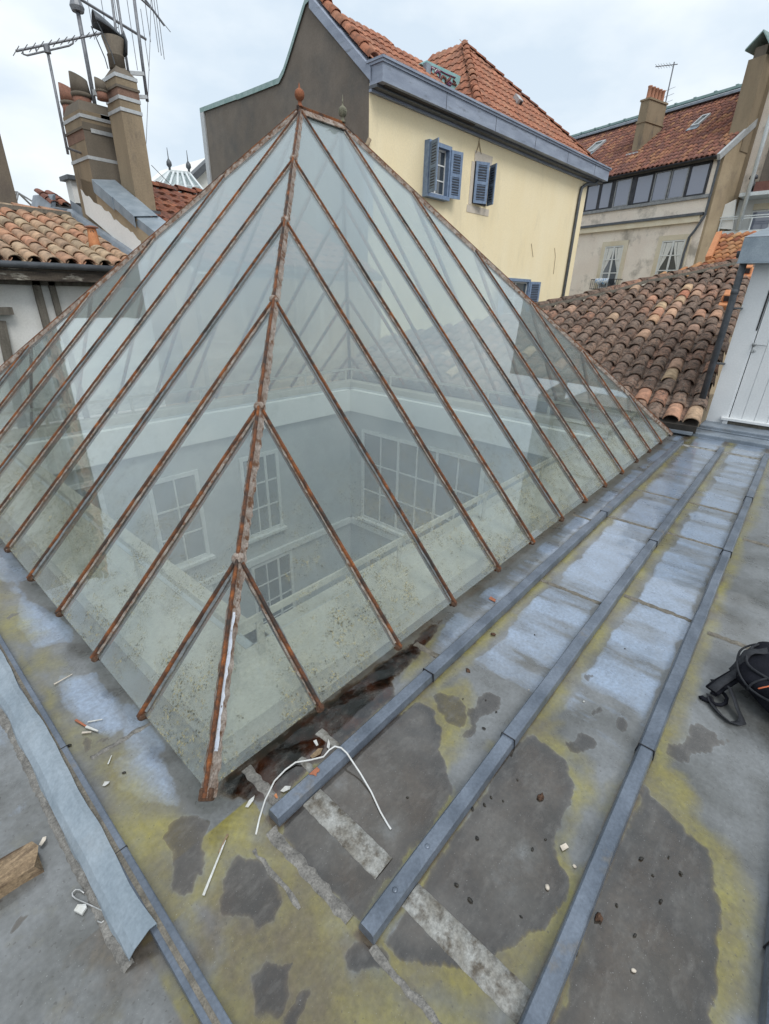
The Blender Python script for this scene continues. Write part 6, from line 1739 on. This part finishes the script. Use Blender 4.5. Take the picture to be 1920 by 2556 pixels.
# ---- black backpack at the right
bp = thing('backpack', 'black backpack with webbing straps lying on the zinc right of the third batten', 'backpack', A(2.05, -1.62, 0))
v = []; f = []; nn_, mm = 28, 14; C = A(2.06, -1.60, 0)
for i in range(mm + 1):
    a = math.pi * i / mm
    for k in range(nn_):
        b = 2 * math.pi * k / nn_
        e = lambda t, p: math.copysign(abs(t) ** p, t)
        x, y, z = e(math.sin(a), .7) * e(math.cos(b), .75), e(math.sin(a), .7) * e(math.sin(b), .75), e(math.cos(a), .8)
        w = 1 + .05 * math.sin(b * 5 + a * 3) + .04 * math.sin(b * 9 + a * 5) + .02 * math.sin(b * 13 - a * 7)
        zz_ = .10 + z * .105 * (1 + .12 * math.sin(b * 2 + 1))
        v.append((C[0] + x * .25 * w, C[1] + y * .33 * w, max(.001, zz_ + .006 * math.sin(x * 14 + y * 9))))
for i in range(mm):
    for k in range(nn_): f.append((i * nn_ + k, i * nn_ + (k + 1) % nn_, (i + 1) * nn_ + (k + 1) % nn_, (i + 1) * nn_ + k))
m = MB(); m.add(v, f); body = m.build('bag_body', M_BLACK, bp, smooth=True)
md = body.modifiers.new('sub', 'SUBSURF'); md.levels = md.render_levels = 1
def on_bag(b, a, k=1.03):
    e = lambda t, p: math.copysign(abs(t) ** p, t)
    x, y, z = e(math.sin(a), .7) * e(math.cos(b), .75), e(math.sin(a), .7) * e(math.sin(b), .75), e(math.cos(a), .8)
    return A(C[0] + x * .25 * k, C[1] + y * .33 * k, .10 + z * .105 * k * (1 + .12 * math.sin(b * 2 + 1)))
MB().tube([on_bag(1.2 + 2.6 * i / 20, .95 + .12 * math.sin(i * .5)) for i in range(21)], .006, 6).build('zip', M_STRAP, bp, smooth=True)
MB().tube([on_bag(.9 + 3.2 * i / 24, 1.45 + .05 * math.sin(i * .7)) for i in range(25)], .005, 6).build('piping', M_STRAP, bp, smooth=True)
MB().tube([on_bag(2.3, .3 + 1.3 * i / 12) for i in range(13)], .005, 6).build('seam', M_STRAP, bp, smooth=True)
def ribbon(L, w, mat, name, th=.004, up=None):
    P = [onz(u, v, z) for u, v, z in L]; G = []
    for i, p in enumerate(P):
        d = unit(P[min(i + 1, len(P) - 1)] - P[max(i - 1, 0)]); s = unit(np.cross(d, Z3 if up is None else up)); G.append([p - s * w / 2, p, p + s * w / 2])
    return MB().sheet(G).build(name, mat, bp, smooth=True, solid=th)
ribbon([(1778, 1724, .030), (1800, 1708, .045), (1830, 1690, .07), (1860, 1672, .10), (1890, 1656, .13), (1930, 1640, .16)], .06, M_BLACK, 'shoulder_strap', .012)
ribbon([(1778, 1722, .045), (1800, 1704, .062), (1830, 1685, .088), (1860, 1667, .118), (1890, 1650, .148), (1930, 1634, .18)], .036, M_STRAP, 'webbing', .004)
ribbon([(1828, 1676, .085), (1842, 1662, .11), (1855, 1645, .14), (1866, 1630, .165), (1880, 1625, .175), (1900, 1627, .175), (1930, 1622, .175)], .034, M_STRAP, 'haul_loop', .004)
ribbon([(1772, 1736, .012), (1776, 1752, .008), (1784, 1766, .006), (1800, 1784, .006), (1822, 1802, .006), (1842, 1806, .008), (1853, 1801, .012), (1851, 1790, .02), (1842, 1770, .03), (1834, 1745, .05), (1822, 1715, .07)], .034, M_STRAP, 'loose_strap', .003, up=A(.5, -.2, .8))
MB().tube([onz(u, v, z) for u, v, z in ((1776, 1728, .02), (1786, 1735, .012), (1800, 1726, .02), (1808, 1732, .02), (1815, 1743, .015), (1812, 1755, .01), (1800, 1760, .008), (1786, 1758, .008), (1776, 1752, .008), (1770, 1740, .012))], .008, 8).build('buckle_ring', M_BLACK, bp, smooth=True)
ribbon([(1749, 1738, .006), (1756, 1744, .008), (1768, 1748, .010), (1778, 1752, .010)], .022, M_BLACK, 'buckle', .008)
ribbon([(1774, 1698, .006), (1786, 1698, .012), (1800, 1701, .03), (1812, 1706, .05)], .012, M_STRAP, 'strap_end', .003)
ribbon([(1893, 1719, .185), (1905, 1716, .19), (1930, 1711, .195)], .006, M_LOGO, 'orange_print', .002)
